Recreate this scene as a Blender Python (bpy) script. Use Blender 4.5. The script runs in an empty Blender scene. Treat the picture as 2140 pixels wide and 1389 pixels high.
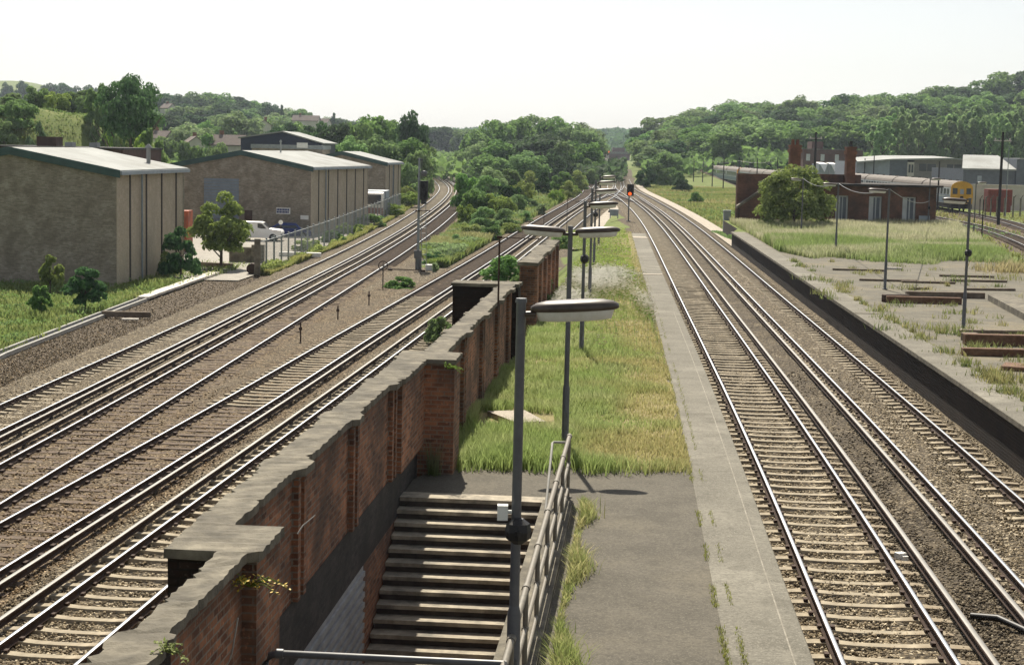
import bpy, math, random
import numpy as np
from mathutils import Vector
S = bpy.context.scene
COL = S.collection
rad = math.radians
rng = np.random.default_rng(7)
random.seed(7)

# ------------------------------------------------------------------ camera model (photo 2140x1389)
F, CX, CY = 3500.0, 1070.0, 694.5
ROLL, CZ = rad(1.3), 6.7
PITCH = math.atan((CY - 312.5) / F)

def ray(px, py):
    dx, dy = px - CX, py - CY
    c, s = math.cos(ROLL), math.sin(ROLL)
    u, v = (dx * c + dy * s) / F, (-dx * s + dy * c) / F
    return u, math.cos(PITCH) - v * math.sin(PITCH), -math.sin(PITCH) - v * math.cos(PITCH)
def at_z(px, py, z):            # ground point at height z seen at a photo pixel
    r = ray(px, py); t = (z - CZ) / r[2]
    return r[0] * t, r[1] * t
def at_y(px, py, Y):            # x, z of the point seen at a pixel at depth Y
    r = ray(px, py); t = Y / r[1]
    return r[0] * t, CZ + r[2] * t
def sm(a, b, t):
    t = min(1.0, max(0.0, (t - a) / (b - a))); return t * t * (3 - 2 * t)
def zl(Y): return -1.3 * (1 - sm(110, 240, Y))       # the left-hand lines lie lower and climb to the junction
def at_l(px, py, dz=0.0):
    Y = 100.0
    for i in range(40):
        x, y = at_z(px, py, zl(Y) + dz); Y = .5 * Y + .5 * y
    return x, y

def curve(pts):
    P = np.array(pts, float); Y, X = P[:, 0], P[:, 1]
    m = np.gradient(X, Y)
    def f(y):
        if y <= Y[0]: return X[0] + m[0] * (y - Y[0])
        if y >= Y[-1]: return X[-1] + m[-1] * (y - Y[-1])
        i = int(np.searchsorted(Y, y) - 1); h = Y[i + 1] - Y[i]; t = (y - Y[i]) / h
        return ((2*t**3 - 3*t**2 + 1) * X[i] + (t**3 - 2*t**2 + t) * h * m[i]
                + (-2*t**3 + 3*t**2) * X[i + 1] + (t**3 - t**2) * h * m[i + 1])
    return f
X1 = curve([(20, -15.35), (50, -14.25), (85, -13.15), (125, -11.95), (166, -10.7), (210, -10.05), (262, -11.1), (320, -14.4), (370, -18.4), (450, -25.5), (560, -36)])
X2 = lambda y: X1(y) + 3.1
X3 = curve([(15, -11.35), (30, -9.95), (50, -8.1), (69, -6.5), (81, -5.45), (109, -3.05), (124, -1.75), (163, 1.95), (180, 3.7), (206, 6.5), (235, 9.2), (270, 11.6), (310, 13.6), (360, 17.1), (450, 22.7), (552, 28.3), (728, 38.2), (900, 45.7)])
X4 = curve([(15, -8.05), (30, -6.65), (50, -4.8), (81, -2.1), (109, .3), (124, 1.55), (163, 5.2), (180, 6.9), (206, 9.7), (240, 13.2), (280, 16.6), (320, 19.4), (360, 21.7)])
X5 = curve([(12, 4.55), (21, 5.13), (30, 5.73), (40, 6.35), (55, 7.2), (75, 8.3), (92, 9.25), (120, 10.8), (145, 12.1), (180, 13.65), (232, 15.35), (300, 17.3), (360, 20.6), (450, 26.0), (552, 31.6), (728, 41.5), (900, 49.0)])
X6 = lambda y: X5(y) + 3.32
X7 = curve([(95, 34.5), (115, 40), (142, 46), (165, 50.5), (190, 54.3), (215, 56.4), (300, 58), (420, 59)])
X8 = curve([(95, 33.0), (118, 38), (142, 42.6), (165, 45.8), (190, 47.4), (230, 47.2), (270, 46.9), (360, 48.3), (460, 49.6)])
z0f = lambda y: 0.0
def slope(fx, y): return (fx(y + .5) - fx(y - .5))
WX0, WY0, WS = -2.45, 12.0, .0797                    # right edge of the parapet coping
def wx(y): return WX0 + WS * (y - WY0)
PT = 1.11                                            # platform top

# ------------------------------------------------------------------ helpers
def nmesh(name, V, Fc, mats, col=None, mi=None, smooth=False):
    V = np.asarray(V, np.float32); Fc = np.asarray(Fc, np.int32); k = Fc.shape[1]
    me = bpy.data.meshes.new(name)
    me.vertices.add(len(V)); me.vertices.foreach_set('co', V.ravel())
    me.loops.add(Fc.size); me.loops.foreach_set('vertex_index', Fc.ravel())
    me.polygons.add(len(Fc)); me.polygons.foreach_set('loop_start', np.arange(0, Fc.size, k, dtype=np.int32))
    try: me.polygons.foreach_set('loop_total', np.full(len(Fc), k, np.int32))
    except Exception: pass
    if mi is not None: me.polygons.foreach_set('material_index', np.asarray(mi, np.int32))
    if smooth: me.polygons.foreach_set('use_smooth', np.ones(len(Fc), bool))
    for m in mats: me.materials.append(m)
    me.update(calc_edges=True)
    if col is not None:
        for an, arr in col.items():
            arr = np.asarray(arr, np.float32)
            if arr.ndim == 1:
                a = me.attributes.new(an, 'FLOAT', 'POINT'); a.data.foreach_set('value', arr)
            else:
                a = me.attributes.new(an, 'FLOAT_COLOR', 'POINT')
                a.data.foreach_set('color', np.concatenate([arr, np.ones((len(arr), 1), np.float32)], 1).ravel())
    return me

def link(name, me, parent=None, loc=(0, 0, 0), rz=0.0, sc=None):
    o = bpy.data.objects.new(name, me); COL.objects.link(o)
    o.location = loc; o.rotation_euler = (0, 0, rz)
    if sc is not None: o.scale = sc if hasattr(sc, '__len__') else (sc, sc, sc)
    if parent is not None: o.parent = parent
    return o
def tag(o, label=None, cat=None, group=None, kind=None):
    if label: o['label'] = label
    if cat: o['category'] = cat
    if group: o['group'] = group
    if kind: o['kind'] = kind
    return o
def thing(name, label, cat, loc=(0, 0, 0), rz=0.0, group=None):
    return tag(link(name, None, None, loc, rz), label, cat, group)

class MB:
    def __init__(s): s.v, s.f, s.m, s.sm = [], [], [], []
    def add(s, vs, fs, mi=0, smooth=False):
        n = len(s.v); s.v += [tuple(p) for p in vs]
        for f in fs: s.f.append([n + i for i in f]); s.m.append(mi); s.sm.append(smooth)
        return s
    def box(s, c, d, rz=0.0, mi=0, rx=0.0, ry=0.0):
        x, y, z = d[0] / 2, d[1] / 2, d[2] / 2; P = []
        for k in range(8):
            p = Vector(((x if k & 1 else -x), (y if k & 2 else -y), (z if k & 4 else -z)))
            if rx: p.rotate(__import__('mathutils').Euler((rx, 0, 0)))
            if ry: p.rotate(__import__('mathutils').Euler((0, ry, 0)))
            if rz: p.rotate(__import__('mathutils').Euler((0, 0, rz)))
            P.append((p.x + c[0], p.y + c[1], p.z + c[2]))
        return s.add(P, [(0, 2, 3, 1), (4, 5, 7, 6), (0, 1, 5, 4), (2, 6, 7, 3), (0, 4, 6, 2), (1, 3, 7, 5)], mi)
    def b2(s, x0, x1, y0, y1, z0, z1, mi=0): return s.box(((x0+x1)/2, (y0+y1)/2, (z0+z1)/2), (x1-x0, y1-y0, z1-z0), 0, mi)
    def tube(s, pts, r, n=8, mi=0, cap=True, smooth=True):
        pts = [Vector(p) for p in pts]; rs = r if hasattr(r, '__len__') else [r] * len(pts); V, Fs = [], []
        for i, p in enumerate(pts):
            d = (pts[min(i + 1, len(pts) - 1)] - pts[max(i - 1, 0)]).normalized()
            a = d.cross(Vector((0, 0, 1)) if abs(d.z) < .95 else Vector((1, 0, 0))).normalized(); b = d.cross(a)
            for k in range(n):
                t = 2 * math.pi * k / n; V.append(p + rs[i] * (math.cos(t) * a + math.sin(t) * b))
        for i in range(len(pts) - 1):
            for k in range(n):
                q = (k + 1) % n; Fs.append((i*n + k, i*n + q, (i+1)*n + q, (i+1)*n + k))
        s.add(V, Fs, mi, smooth)
        if cap: s.add([V[k] for k in range(n)], [tuple(range(n))], mi); s.add([V[(len(pts)-1)*n + k] for k in range(n)], [tuple(reversed(range(n)))], mi)
        return s
    def lathe(s, c, prof, n=16, mi=0, sx=1.0, sy=1.0, smooth=True):
        V, Fs = [], []
        for r, z in prof:
            for k in range(n):
                t = 2 * math.pi * k / n; V.append((c[0] + sx*r*math.cos(t), c[1] + sy*r*math.sin(t), c[2] + z))
        for i in range(len(prof) - 1):
            for k in range(n):
                q = (k + 1) % n; Fs.append((i*n + k, i*n + q, (i+1)*n + q, (i+1)*n + k))
        s.add(V, Fs, mi, smooth)
        s.add(V[:n], [tuple(reversed(range(n)))], mi); s.add(V[-n:], [tuple(range(n))], mi)
        return s
    def prism(s, poly, z0, z1, mi=0, mt=None):     # poly: ccw xy outline
        n = len(poly); V = [(x, y, z0) for x, y in poly] + [(x, y, z1) for x, y in poly]
        s.add(V, [(i, (i+1) % n, n + (i+1) % n, n + i) for i in range(n)] + [tuple(reversed(range(n)))], mi)
        return s.add(V[n:], [tuple(range(n))], mi if mt is None else mt)
    def ext(s, prof, y0, y1, mi=0):                # prof: xz outline pushed along y
        n = len(prof); V = [(x, y0, z) for x, z in prof] + [(x, y1, z) for x, z in prof]
        return s.add(V, [(i, (i+1) % n, n + (i+1) % n, n + i) for i in range(n)] + [tuple(reversed(range(n))), tuple(range(n, 2*n))], mi)
    def extx(s, prof, x0, x1, mi=0):               # prof: yz outline pushed along x
        n = len(prof); V = [(x0, y, z) for y, z in prof] + [(x1, y, z) for y, z in prof]
        return s.add(V, [(i, (i+1) % n, n + (i+1) % n, n + i) for i in range(n)] + [tuple(reversed(range(n))), tuple(range(n, 2*n))], mi)
    def mesh(s, name, mats):
        me = bpy.data.meshes.new(name); me.from_pydata(s.v, [], s.f)
        for m in (mats if isinstance(mats, (list, tuple)) else [mats]): me.materials.append(m)
        me.polygons.foreach_set('material_index', s.m); me.polygons.foreach_set('use_smooth', s.sm)
        import bmesh
        bm = bmesh.new(); bm.from_mesh(me); bmesh.ops.recalc_face_normals(bm, faces=bm.faces); bm.to_mesh(me); bm.free()
        me.update(); return me
    def build(s, name, mats, parent=None, loc=(0, 0, 0), rz=0.0, sc=None): return link(name, s.mesh(name, mats), parent, loc, rz, sc)

# ------------------------------------------------------------------ materials
class NT:
    def __init__(s, name):
        s.m = bpy.data.materials.new(name); s.m.use_nodes = True; s.t = s.m.node_tree; s.t.nodes.clear()
        s.out = s.t.nodes.new('ShaderNodeOutputMaterial')
    def n(s, typ, ins=None, **kw):
        nd = s.t.nodes.new('ShaderNode' + typ)
        for k, v in kw.items(): setattr(nd, k, v)
        for k, v in (ins or {}).items():
            sk = nd.inputs[k]
            if hasattr(v, 'is_output') or isinstance(v, bpy.types.NodeSocket): s.t.links.new(v, sk)
            else: sk.default_value = v
        return nd
    def mix(s, fac, a, b, mode='MIX'):
        nd = s.t.nodes.new('ShaderNodeMix'); nd.data_type = 'RGBA'; nd.blend_type = mode
        for i, v in ((0, fac), (6, a), (7, b)):
            if isinstance(v, bpy.types.NodeSocket): s.t.links.new(v, nd.inputs[i])
            else: nd.inputs[i].default_value = v if i == 0 or len(v) == 4 else (*v, 1)
        return nd.outputs[2]
    def ramp(s, fac, stops, interp='LINEAR'):
        nd = s.t.nodes.new('ShaderNodeValToRGB'); cr = nd.color_ramp; cr.interpolation = interp
        while len(cr.elements) < len(stops): cr.elements.new(.5)
        for e, (p, c) in zip(cr.elements, stops): e.position = p; e.color = (c, c, c, 1) if isinstance(c, (int, float)) else (*c, 1)
        s.t.links.new(fac, nd.inputs[0]); return nd.outputs[0]
    def noise(s, vec, scale, detail=3, rough=.6):
        return s.n('TexNoise', {'Vector': vec, 'Scale': scale, 'Detail': detail, 'Roughness': rough}).outputs['Fac']
    def math(s, op, a, b=0.0):
        nd = s.t.nodes.new('ShaderNodeMath'); nd.operation = op
        for i, v in ((0, a), (1, b)):
            if isinstance(v, bpy.types.NodeSocket): s.t.links.new(v, nd.inputs[i])
            else: nd.inputs[i].default_value = v
        return nd.outputs[0]
    def coord(s, which='Object'): return s.n('TexCoord').outputs[which]
    def pos(s): return s.n('NewGeometry').outputs['Position']
    def attr(s, name, out='Fac'): return s.n('Attribute', attribute_name=name).outputs[out]
    def bump(s, h, strength=.5, dist=.02): return s.n('Bump', {'Height': h, 'Strength': strength, 'Distance': dist}).outputs[0]
    def princ(s, col, rough=.8, metal=0.0, normal=None, spec=.5, extra=None):
        ins = {'Base Color': col if isinstance(col, bpy.types.NodeSocket) else (*col, 1), 'Roughness': rough, 'Metallic': metal, 'Specular IOR Level': spec}
        if normal is not None: ins['Normal'] = normal
        ins.update(extra or {})
        p = s.n('BsdfPrincipled', ins); return p.outputs[0]
    def done(s, sh): s.t.links.new(sh, s.out.inputs[0]); return s.m

def plain(name, c, rough=.8, var=.25, scale=3.0, metal=0.0, spec=.4, bump=0.0, bscale=40.0, dirt=None, world=False):
    t = NT(name); v = t.pos() if world else t.coord()
    a = t.ramp(t.noise(v, scale, 4), [(.3, tuple(x * (1 - var) for x in c)), (.7, tuple(min(1, x * (1 + var)) for x in c))])
    if dirt is not None:
        a = t.mix(t.ramp(t.noise(v, scale * .37, 5, .7), [(.45, 0.0), (.65, .85)]), a, dirt)
    nm = t.bump(t.noise(v, bscale, 3), .6, bump) if bump else None
    return t.done(t.princ(a, rough, metal, nm, spec))

def bricks(name, c1, c2, mortar, stain=None, stain_amt=.6, rough=.9, bw=.225, bh=.075, streak=False, soot=None):
    t = NT(name); tc = t.n('TexCoord'); o = tc.outputs['Object']; nn = tc.outputs['Normal']
    sp = t.n('SeparateXYZ', {0: o}); sn = t.n('SeparateXYZ', {0: nn})
    k = t.math('GREATER_THAN', t.math('ABSOLUTE', sn.outputs[0]), .6)
    u = t.math('ADD', t.math('MULTIPLY', k, sp.outputs[1]), t.math('MULTIPLY', t.math('SUBTRACT', 1.0, k), sp.outputs[0]))
    v = t.n('CombineXYZ', {0: u, 1: sp.outputs[2], 2: 0.0}).outputs[0]
    b = t.n('TexBrick', {'Vector': v, 'Color1': (*c1, 1), 'Color2': (*c2, 1), 'Mortar': (*mortar, 1), 'Scale': 1.0, 'Mortar Size': .012,
                         'Mortar Smooth': .4, 'Bias': 0.0, 'Brick Width': bw, 'Row Height': bh})
    c = t.mix(t.math('MULTIPLY', t.noise(o, 6.0, 4), .4), b.outputs[0], tuple(x * .45 for x in c1))
    c = t.mix(t.ramp(t.noise(o, 1.9, 5, .75), [(.5, 0.0), (.68, .45)]), c, tuple(min(1, x * 1.25) for x in c2))
    c = t.mix(t.ramp(t.noise(o, 21.0, 2), [(.62, 0.0), (.72, .7)]), c, tuple(min(1, x * 1.5 + .02) for x in c2))
    if stain is not None:
        vs = t.n('Mapping', {'Vector': o, 'Scale': (1.6, 1.6, .35) if streak else (1, 1, 1)}).outputs[0]
        c = t.mix(t.ramp(t.noise(vs, .9 if not streak else 1.3, 6, .65), [(.42, 0.0), (.62, stain_amt)]), c, stain)
    if soot is not None:
        c = t.mix(t.math('MULTIPLY', t.ramp(t.math('ADD', sp.outputs[2], t.math('MULTIPLY', t.noise(o, 1.4, 4), .9)), [(soot[0], 0.0), (soot[1], 1.0)]) if False else t.n('MapRange', {0: t.math('ADD', sp.outputs[2], t.math('MULTIPLY', t.noise(o, 1.4, 5, .7), 1.1)), 1: soot[0], 2: soot[1]}).outputs[0], .85), c, (.028, .021, .017))
    nm = t.bump(t.math('ADD', b.outputs[1], t.math('MULTIPLY', t.noise(o, 60, 2), -.5)), .7, -.012)
    return t.done(t.princ(c, rough, 0, nm, .25))

def leafmat(name, dark, light, trans=.35, var=.5):
    t = NT(name); g = t.n('NewGeometry'); oi = t.n('ObjectInfo')
    r = g.outputs['Random Per Island']; v = t.coord()
    n1 = t.noise(v, .55, 2)
    f = t.math('ADD', t.math('MULTIPLY', r, var), t.math('MULTIPLY', n1, 1.1 - var))
    c = t.ramp(f, [(.2, dark), (.85, light)])
    h = t.n('HueSaturation', {'Hue': t.math('ADD', t.math('MULTIPLY', oi.outputs['Random'], .05), .475), 'Saturation': t.math('ADD', t.math('MULTIPLY', oi.outputs['Random'], .35), .72),
                              'Value': t.math('ADD', t.math('MULTIPLY', t.math('FRACT', t.math('MULTIPLY', oi.outputs['Random'], 7.3)), .7), .65), 'Color': c}).outputs[0]
    p = t.princ(h, .8, 0, None, .08)
    tr = t.n('BsdfTranslucent', {'Color': t.mix(.5, h, tuple(min(1, x * 1.5) for x in light))})
    return t.done(t.n('MixShader', {0: trans, 1: p, 2: tr.outputs[0]}).outputs[0])

def grassmat(name, trans=.5):
    t = NT(name); g = t.n('NewGeometry'); c = t.attr('Col', 'Color')
    c = t.mix(t.math('MULTIPLY', g.outputs['Random Per Island'], .4), c, (.30, .36, .12))
    p = t.princ(c, .8, 0, None, .08); tr = t.n('BsdfTranslucent', {'Color': c})
    return t.done(t.n('MixShader', {0: trans, 1: p, 2: tr.outputs[0]}).outputs[0])

def ballastmat():
    t = NT('ballast_stone'); v = t.pos()
    vo = t.n('TexVoronoi', {'Vector': v, 'Scale': 17.0, 'Randomness': 1.0}); vo2 = t.n('TexVoronoi', {'Vector': v, 'Scale': 34.0})
    rc = t.n('SeparateColor', {0: vo.outputs['Color']}).outputs[0]
    c = t.ramp(rc, [(.0, (.028, .021, .013)), (.28, (.095, .074, .046)), (.55, (.20, .158, .098)), (.82, (.36, .29, .19)), (1., (.66, .57, .41))])
    c = t.mix(t.ramp(t.n('SeparateColor', {0: vo2.outputs['Color']}).outputs[1], [(.5, 0.0), (1., .5)]), c, (.07, .055, .04))
    c = t.mix(t.ramp(vo.outputs['Distance'], [(.35, 0.0), (.75, .8)]), c, (.022, .017, .012))
    ti = t.attr('tint')
    c = t.mix(t.math('MULTIPLY', t.math('MAXIMUM', ti, 0.0), t.ramp(t.noise(v, .9, 4), [(.25, .25), (.75, .85)])), c, (.62, .42, .24), 'MULTIPLY')
    c = t.mix(t.math('MULTIPLY', t.math('MAXIMUM', ti, 0.0), .15), c, (.20, .13, .07))
    c = t.mix(t.math('MULTIPLY', t.math('MAXIMUM', t.math('MULTIPLY', ti, -1.0), 0.0), t.ramp(t.noise(v, .6, 3), [(.3, .1), (.7, .75)])), c, (.035, .028, .022))
    c = t.mix(t.ramp(t.noise(v, .35, 5), [(.35, 0.0), (.7, .45)]), c, (.13, .11, .085))
    nm = t.bump(t.math('MULTIPLY', vo.outputs['Distance'], -1.0), 1.0, .05)
    return t.done(t.princ(c, .95, 0, nm, .15))

def groundmat():
    t = NT('ground_cover'); v = t.pos()
    g = t.ramp(t.noise(v, .35, 6, .7), [(.3, (.10, .15, .034)), (.55, (.16, .195, .052)), (.75, (.26, .235, .10))])
    g = t.mix(t.ramp(t.noise(v, 6.0, 3), [(.3, 0.0), (.8, .5)]), g, (.03, .045, .014))
    d = t.ramp(t.noise(v, 9.0, 5, .75), [(.3, (.022, .016, .011)), (.5, (.085, .066, .046)), (.62, (.14, .11, .078)), (.75, (.30, .25, .18))])
    f = t.ramp(t.math('ADD', t.attr('dirt'), t.math('MULTIPLY', t.math('SUBTRACT', t.noise(v, .7, 5), .5), .9)), [(.42, 0.0), (.58, 1.0)])
    c = t.mix(f, g, d)
    return t.done(t.princ(c, .95, 0, t.bump(t.noise(v, 7, 4), .6, .05), .15))

def tarmac(name, c, lo, hi, patch, pamt=.5, joint=0):
    t = NT(name); v = t.pos()
    a = t.ramp(t.noise(v, 1.1, 6, .7), [(.3, lo), (.5, c), (.72, hi)])
    a = t.mix(t.ramp(t.noise(v, 90, 2), [(.35, 0.0), (.75, .45)]), a, tuple(min(1, x * 1.7) for x in c))
    a = t.mix(t.ramp(t.noise(v, .33, 6, .72), [(.5, 0.0), (.64, pamt)]), a, patch)
    a = t.mix(t.ramp(t.noise(v, 3.2, 5, .8), [(.55, 0.0), (.7, .45)]), a, tuple(x * .6 for x in c))
    st = t.n('Mapping', {'Vector': v, 'Scale': (5.0, .5, 1.0)}).outputs[0]
    a = t.mix(t.ramp(t.noise(st, 1.0, 5, .75), [(.52, 0.0), (.72, .55)]), a, hi)
    a = t.mix(t.ramp(t.noise(v, 16, 4, .8), [(.45, 0.0), (.62, .5)]), a, tuple(x * .55 for x in c))
    vs = t.n('TexVoronoi', {'Vector': v, 'Scale': 55.0}); a = t.mix(t.ramp(t.n('SeparateColor', {0: vs.outputs['Color']}).outputs[0], [(.72, 0.0), (.95, .55)]), a, tuple(min(1, x * 1.9) for x in c))
    a = t.mix(t.ramp(t.noise(v, .8, 2, .9), [(.60, 0.0), (.63, .3)]), a, lo)
    if joint:
        sy = t.n('SeparateXYZ', {0: v}).outputs[1]; fr = t.math('FRACT', t.math('MULTIPLY', sy, 1 / joint))
        jj = t.math('MULTIPLY', t.math('LESS_THAN', fr, .016), t.ramp(t.noise(v, 2.2, 3), [(.35, 0.0), (.6, .6)])); a = t.mix(jj, a, tuple(x * .35 for x in c))
    return t.done(t.princ(a, .92, 0, t.bump(t.noise(v, 70, 2), .5, .006), .2))

M = {}
M['ballast'] = ballastmat(); M['ground'] = groundmat()
M['tarmac'] = tarmac('platform_tarmac', (.092, .083, .066), (.060, .054, .042), (.130, .116, .092), (.155, .136, .100), .6)
M['strip'] = tarmac('edge_paving', (.145, .135, .110), (.095, .087, .068), (.20, .186, .15), (.28, .262, .215), .75, .915)
M['slabs'] = tarmac('old_platform', (.115, .106, .083), (.064, .059, .047), (.175, .158, .120), (.215, .180, .115), .75)
M['yard'] = tarmac('yard_concrete', (.29, .27, .235), (.22, .205, .18), (.35, .33, .29), (.2, .185, .16), .5)
M['path'] = tarmac('pale_path', (.34, .30, .245), (.25, .225, .18), (.42, .38, .32), (.24, .21, .16), .4)
M['coping'] = plain('coping_concrete', (.16, .142, .106), .92, .5, 3.2, bump=.02, bscale=38, dirt=(.075, .066, .050))
M['brick'] = bricks('red_brick', (.13, .052, .030), (.46, .20, .10), (.30, .25, .19), (.05, .038, .030), .7, soot=(3.2, 3.95))
M['stbrick'] = bricks('station_brick', (.15, .058, .034), (.24, .10, .060), (.16, .13, .10), (.045, .032, .026), .7)
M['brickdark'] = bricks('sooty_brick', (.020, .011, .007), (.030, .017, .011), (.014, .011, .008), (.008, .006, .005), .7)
M['plinth'] = plain('grey_render', (.055, .053, .052), .9, .35, 2.0, dirt=(.03, .03, .03))
M['ribbed'] = plain('ribbed_sheet', (.30, .31, .31), .7, .2, 3.0)
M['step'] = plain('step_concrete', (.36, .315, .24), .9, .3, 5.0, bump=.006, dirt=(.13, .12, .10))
M['riser'] = plain('riser_shade', (.055, .043, .034), .9, .4, 6.0)  # backlit shade on the step fronts put into a darker colour
M['rust'] = plain('rail_rust', (.048, .026, .016), .85, .35, 9.0)
M['polish'] = plain('rail_polish', (.30, .32, .345), .42, .06, 2.0, metal=1.0)
M['polish3'] = plain('conductor_polish', (.19, .185, .175), .65, .12, 2.0, metal=.9)
M['conc'] = plain('sleeper_concrete', (.31, .265, .19), .9, .3, 4.0, bump=.006, dirt=(.22, .17, .11))
M['timber'] = plain('sleeper_timber', (.115, .082, .056), .92, .35, 7.0, bump=.01, dirt=(.07, .045, .03))
M['pot'] = plain('insulator', (.09, .075, .06), .6, .3, 9.0)
M['lampgrey'] = plain('grey_paint', (.105, .108, .112), .45, .2, 6.0, spec=.5, dirt=(.075, .078, .085))
M['lamptop'] = plain('brown_canopy', (.060, .044, .034), .42, .35, 7.0, spec=.5)
M['diff'] = plain('white_diffuser', (.72, .74, .70), .3, .07, 4.0, dirt=(.55, .55, .48))
M['black'] = plain('black_paint', (.014, .013, .013), .5, .3, 8.0)
M['railpipe'] = plain('handrail_paint', (.15, .132, .10), .6, .2, 12.0, spec=.5, dirt=(.17, .14, .105))
M['white'] = plain('white_paint', (.78, .77, .73), .5, .06, 4.0)
M['offwhite'] = plain('weathered_white', (.34, .33, .30), .8, .2, 4.0)
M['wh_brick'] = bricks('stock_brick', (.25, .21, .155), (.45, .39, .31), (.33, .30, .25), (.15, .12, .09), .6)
M['wh_skylit'] = bricks('skylit_buff_brick', (.47, .39, .285), (.55, .46, .345), (.48, .42, .35), (.34, .275, .2), .35)  # pale buff side brick, brighter skylight there painted into its colour
M['roof'] = plain('asbestos_roof', (.315, .325, .315), .9, .12, .6, dirt=(.22, .22, .205))
M['green'] = plain('green_fascia', (.032, .072, .068), .5, .2, 2.0)
M['bluesteel'] = plain('navy_cladding', (.014, .022, .055), .5, .25, 2.0)
M['door'] = plain('grey_door', (.21, .25, .30), .6, .15, 2.0)
M['pipegrey'] = plain('downpipe', (.22, .26, .29), .5, .15, 4.0)
M['darkgap'] = plain('dark_joint', (.055, .045, .038), .9, .3, 6.0)
M['brown'] = plain('brown_brick_flat', (.075, .042, .03), .9, .3, 2.0)
M['greyclad'] = plain('grey_cladding', (.10, .115, .14), .6, .2, 1.5)
M['lightclad'] = plain('pale_cladding', (.30, .34, .38), .6, .15, 1.5)
M['rubble'] = bricks('grey_block', (.22, .20, .185), (.27, .245, .225), (.2, .19, .175), (.17, .15, .135), .5)
M['window'] = plain('window_glass', (.03, .035, .042), .12, .2, 2.0, spec=.6)
M['palewin'] = plain('painted_window', (.50, .52, .52), .5, .15, 2.0)
M['fence'] = plain('galvanised', (.26, .285, .29), .5, .2, 4.0, metal=.3)
M['wood'] = plain('weathered_wood', (.16, .125, .09), .9, .35, 5.0, dirt=(.09, .06, .04))
M['rustwood'] = plain('rusty_timber', (.15, .082, .046), .9, .4, 6.0, dirt=(.09, .04, .02))
M['trunk'] = plain('bark', (.085, .065, .048), .9, .35, 4.0)
M['orange'] = plain('orange_paint', (.36, .085, .03), .7, .35, 3.0, dirt=(.16, .05, .03))
M['vanwhite'] = plain('van_white', (.80, .79, .76), .3, .04, 3.0)
M['tyre'] = plain('tyre', (.02, .02, .02), .8, .2, 6.0)
M['blue'] = plain('blue_paint', (.012, .03, .16), .4, .15, 4.0)
M['yellow'] = plain('warning_yellow', (.62, .33, .015), .55, .15, 2.0)
M['trainroof'] = plain('train_roof', (.135, .115, .098), .8, .2, .8)
M['trainside'] = plain('train_grey', (.33, .36, .36), .55, .12, .8)
M['trainblue'] = plain('train_blue', (.10, .15, .19), .55, .2, .8)
M['under'] = plain('underframe', (.022, .018, .016), .9, .3, 3.0)
M['redbrick2'] = bricks('far_brick', (.13, .052, .038), (.17, .075, .055), (.13, .10, .085), (.06, .04, .034), .5)
M['redpaint'] = plain('red_oxide', (.22, .045, .03), .7, .25, 2.0)
M['chim'] = bricks('chimney_brick', (.25, .095, .048), (.34, .14, .07), (.16, .12, .09), (.09, .05, .035), .5)
M['tile'] = plain('roof_tile', (.13, .10, .085), .85, .2, 1.0)
M['render'] = plain('pale_wall', (.55, .51, .45), .85, .12, 1.0)
M['leaf'] = leafmat('leaf_mid', (.030, .080, .022), (.21, .335, .095), .38)
M['leafd'] = leafmat('leaf_dark', (.014, .042, .018), (.105, .19, .07), .3)
M['leafp'] = leafmat('leaf_pale', (.075, .135, .048), (.24, .35, .135), .4)
M['leafy'] = leafmat('leaf_bright', (.060, .115, .018), (.31, .40, .085), .32)
M['leafb'] = leafmat('leaf_bush', (.030, .065, .012), (.29, .37, .085), .28)
M['leaft'] = leafmat('leaf_poplar', (.085, .15, .055), (.29, .42, .17), .4)
M['grass'] = grassmat('grass_blades')
t = NT('red_aspect'); M['redlamp'] = t.done(t.n('Emission', {'Color': (1.0, .10, .015, 1), 'Strength': 1.3}).outputs[0])

def stuff(o): return tag(o, kind='stuff')
def struct(name, me): return tag(link(name, me), kind='structure')

# ------------------------------------------------------------------ terrain
def hill(x, y):
    u = x / max(y, 60.0); h = 0.0
    # right wooded hill
    hu = np.interp(u, [.05, .08, .12, .18, .25, .31, .42], [0, 3.5, 12.5, 15, 19.5, 26, 33])
    h += hu * sm(330, 640, y) + hu * .25 * sm(640, 1100, y)
    # left hillside with houses
    hl = np.interp(u, [-.5, -.3, -.21, -.15, -.085, -.045, -.02], [24, 19, 16, 12, 6, 1, 0])
    h += hl * sm(290, 820, y)
    # distant ridges
    h += sm(1000, 1700, y) * (13 + 4 * math.sin(u * 22 + 1.0) + 30 * sm(-.2, -.31, u))
    # grassy mound beside the warehouses
    dx, dy = x + 66.0, y - 226.0
    r = math.hypot(dx / (25.0 if dx > 0 else 60.0), dy / 38.0)
    h += 10.4 * (1 - sm(.42, 1.0, r)) * (1 + .06 * math.sin(x * .4) * math.cos(y * .3))
    return h
def zg(x, y):
    b = zl(y)
    xl = X4(y) + 1.9; xr = wx(y) - .2 if y < 112 else X5(y) - 1.9
    if y > 40 and y < 112: tgt = b + (.5 - b) * sm(46, 60, y)
    elif y <= 40: tgt = b
    else: tgt = 0.0
    if y <= 46:
        z = b if x < xr else -.06
    else:
        xr = max(xr, xl + .3); s = sm(xl, xr, x)
        z = b + (tgt - b) * s if x < xr else -.02
    if y < 26.0 and wx(y) - .9 < x < wx(y) + 4.2: z = -3.6
    return z - .08 + hill(x, y)
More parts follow.
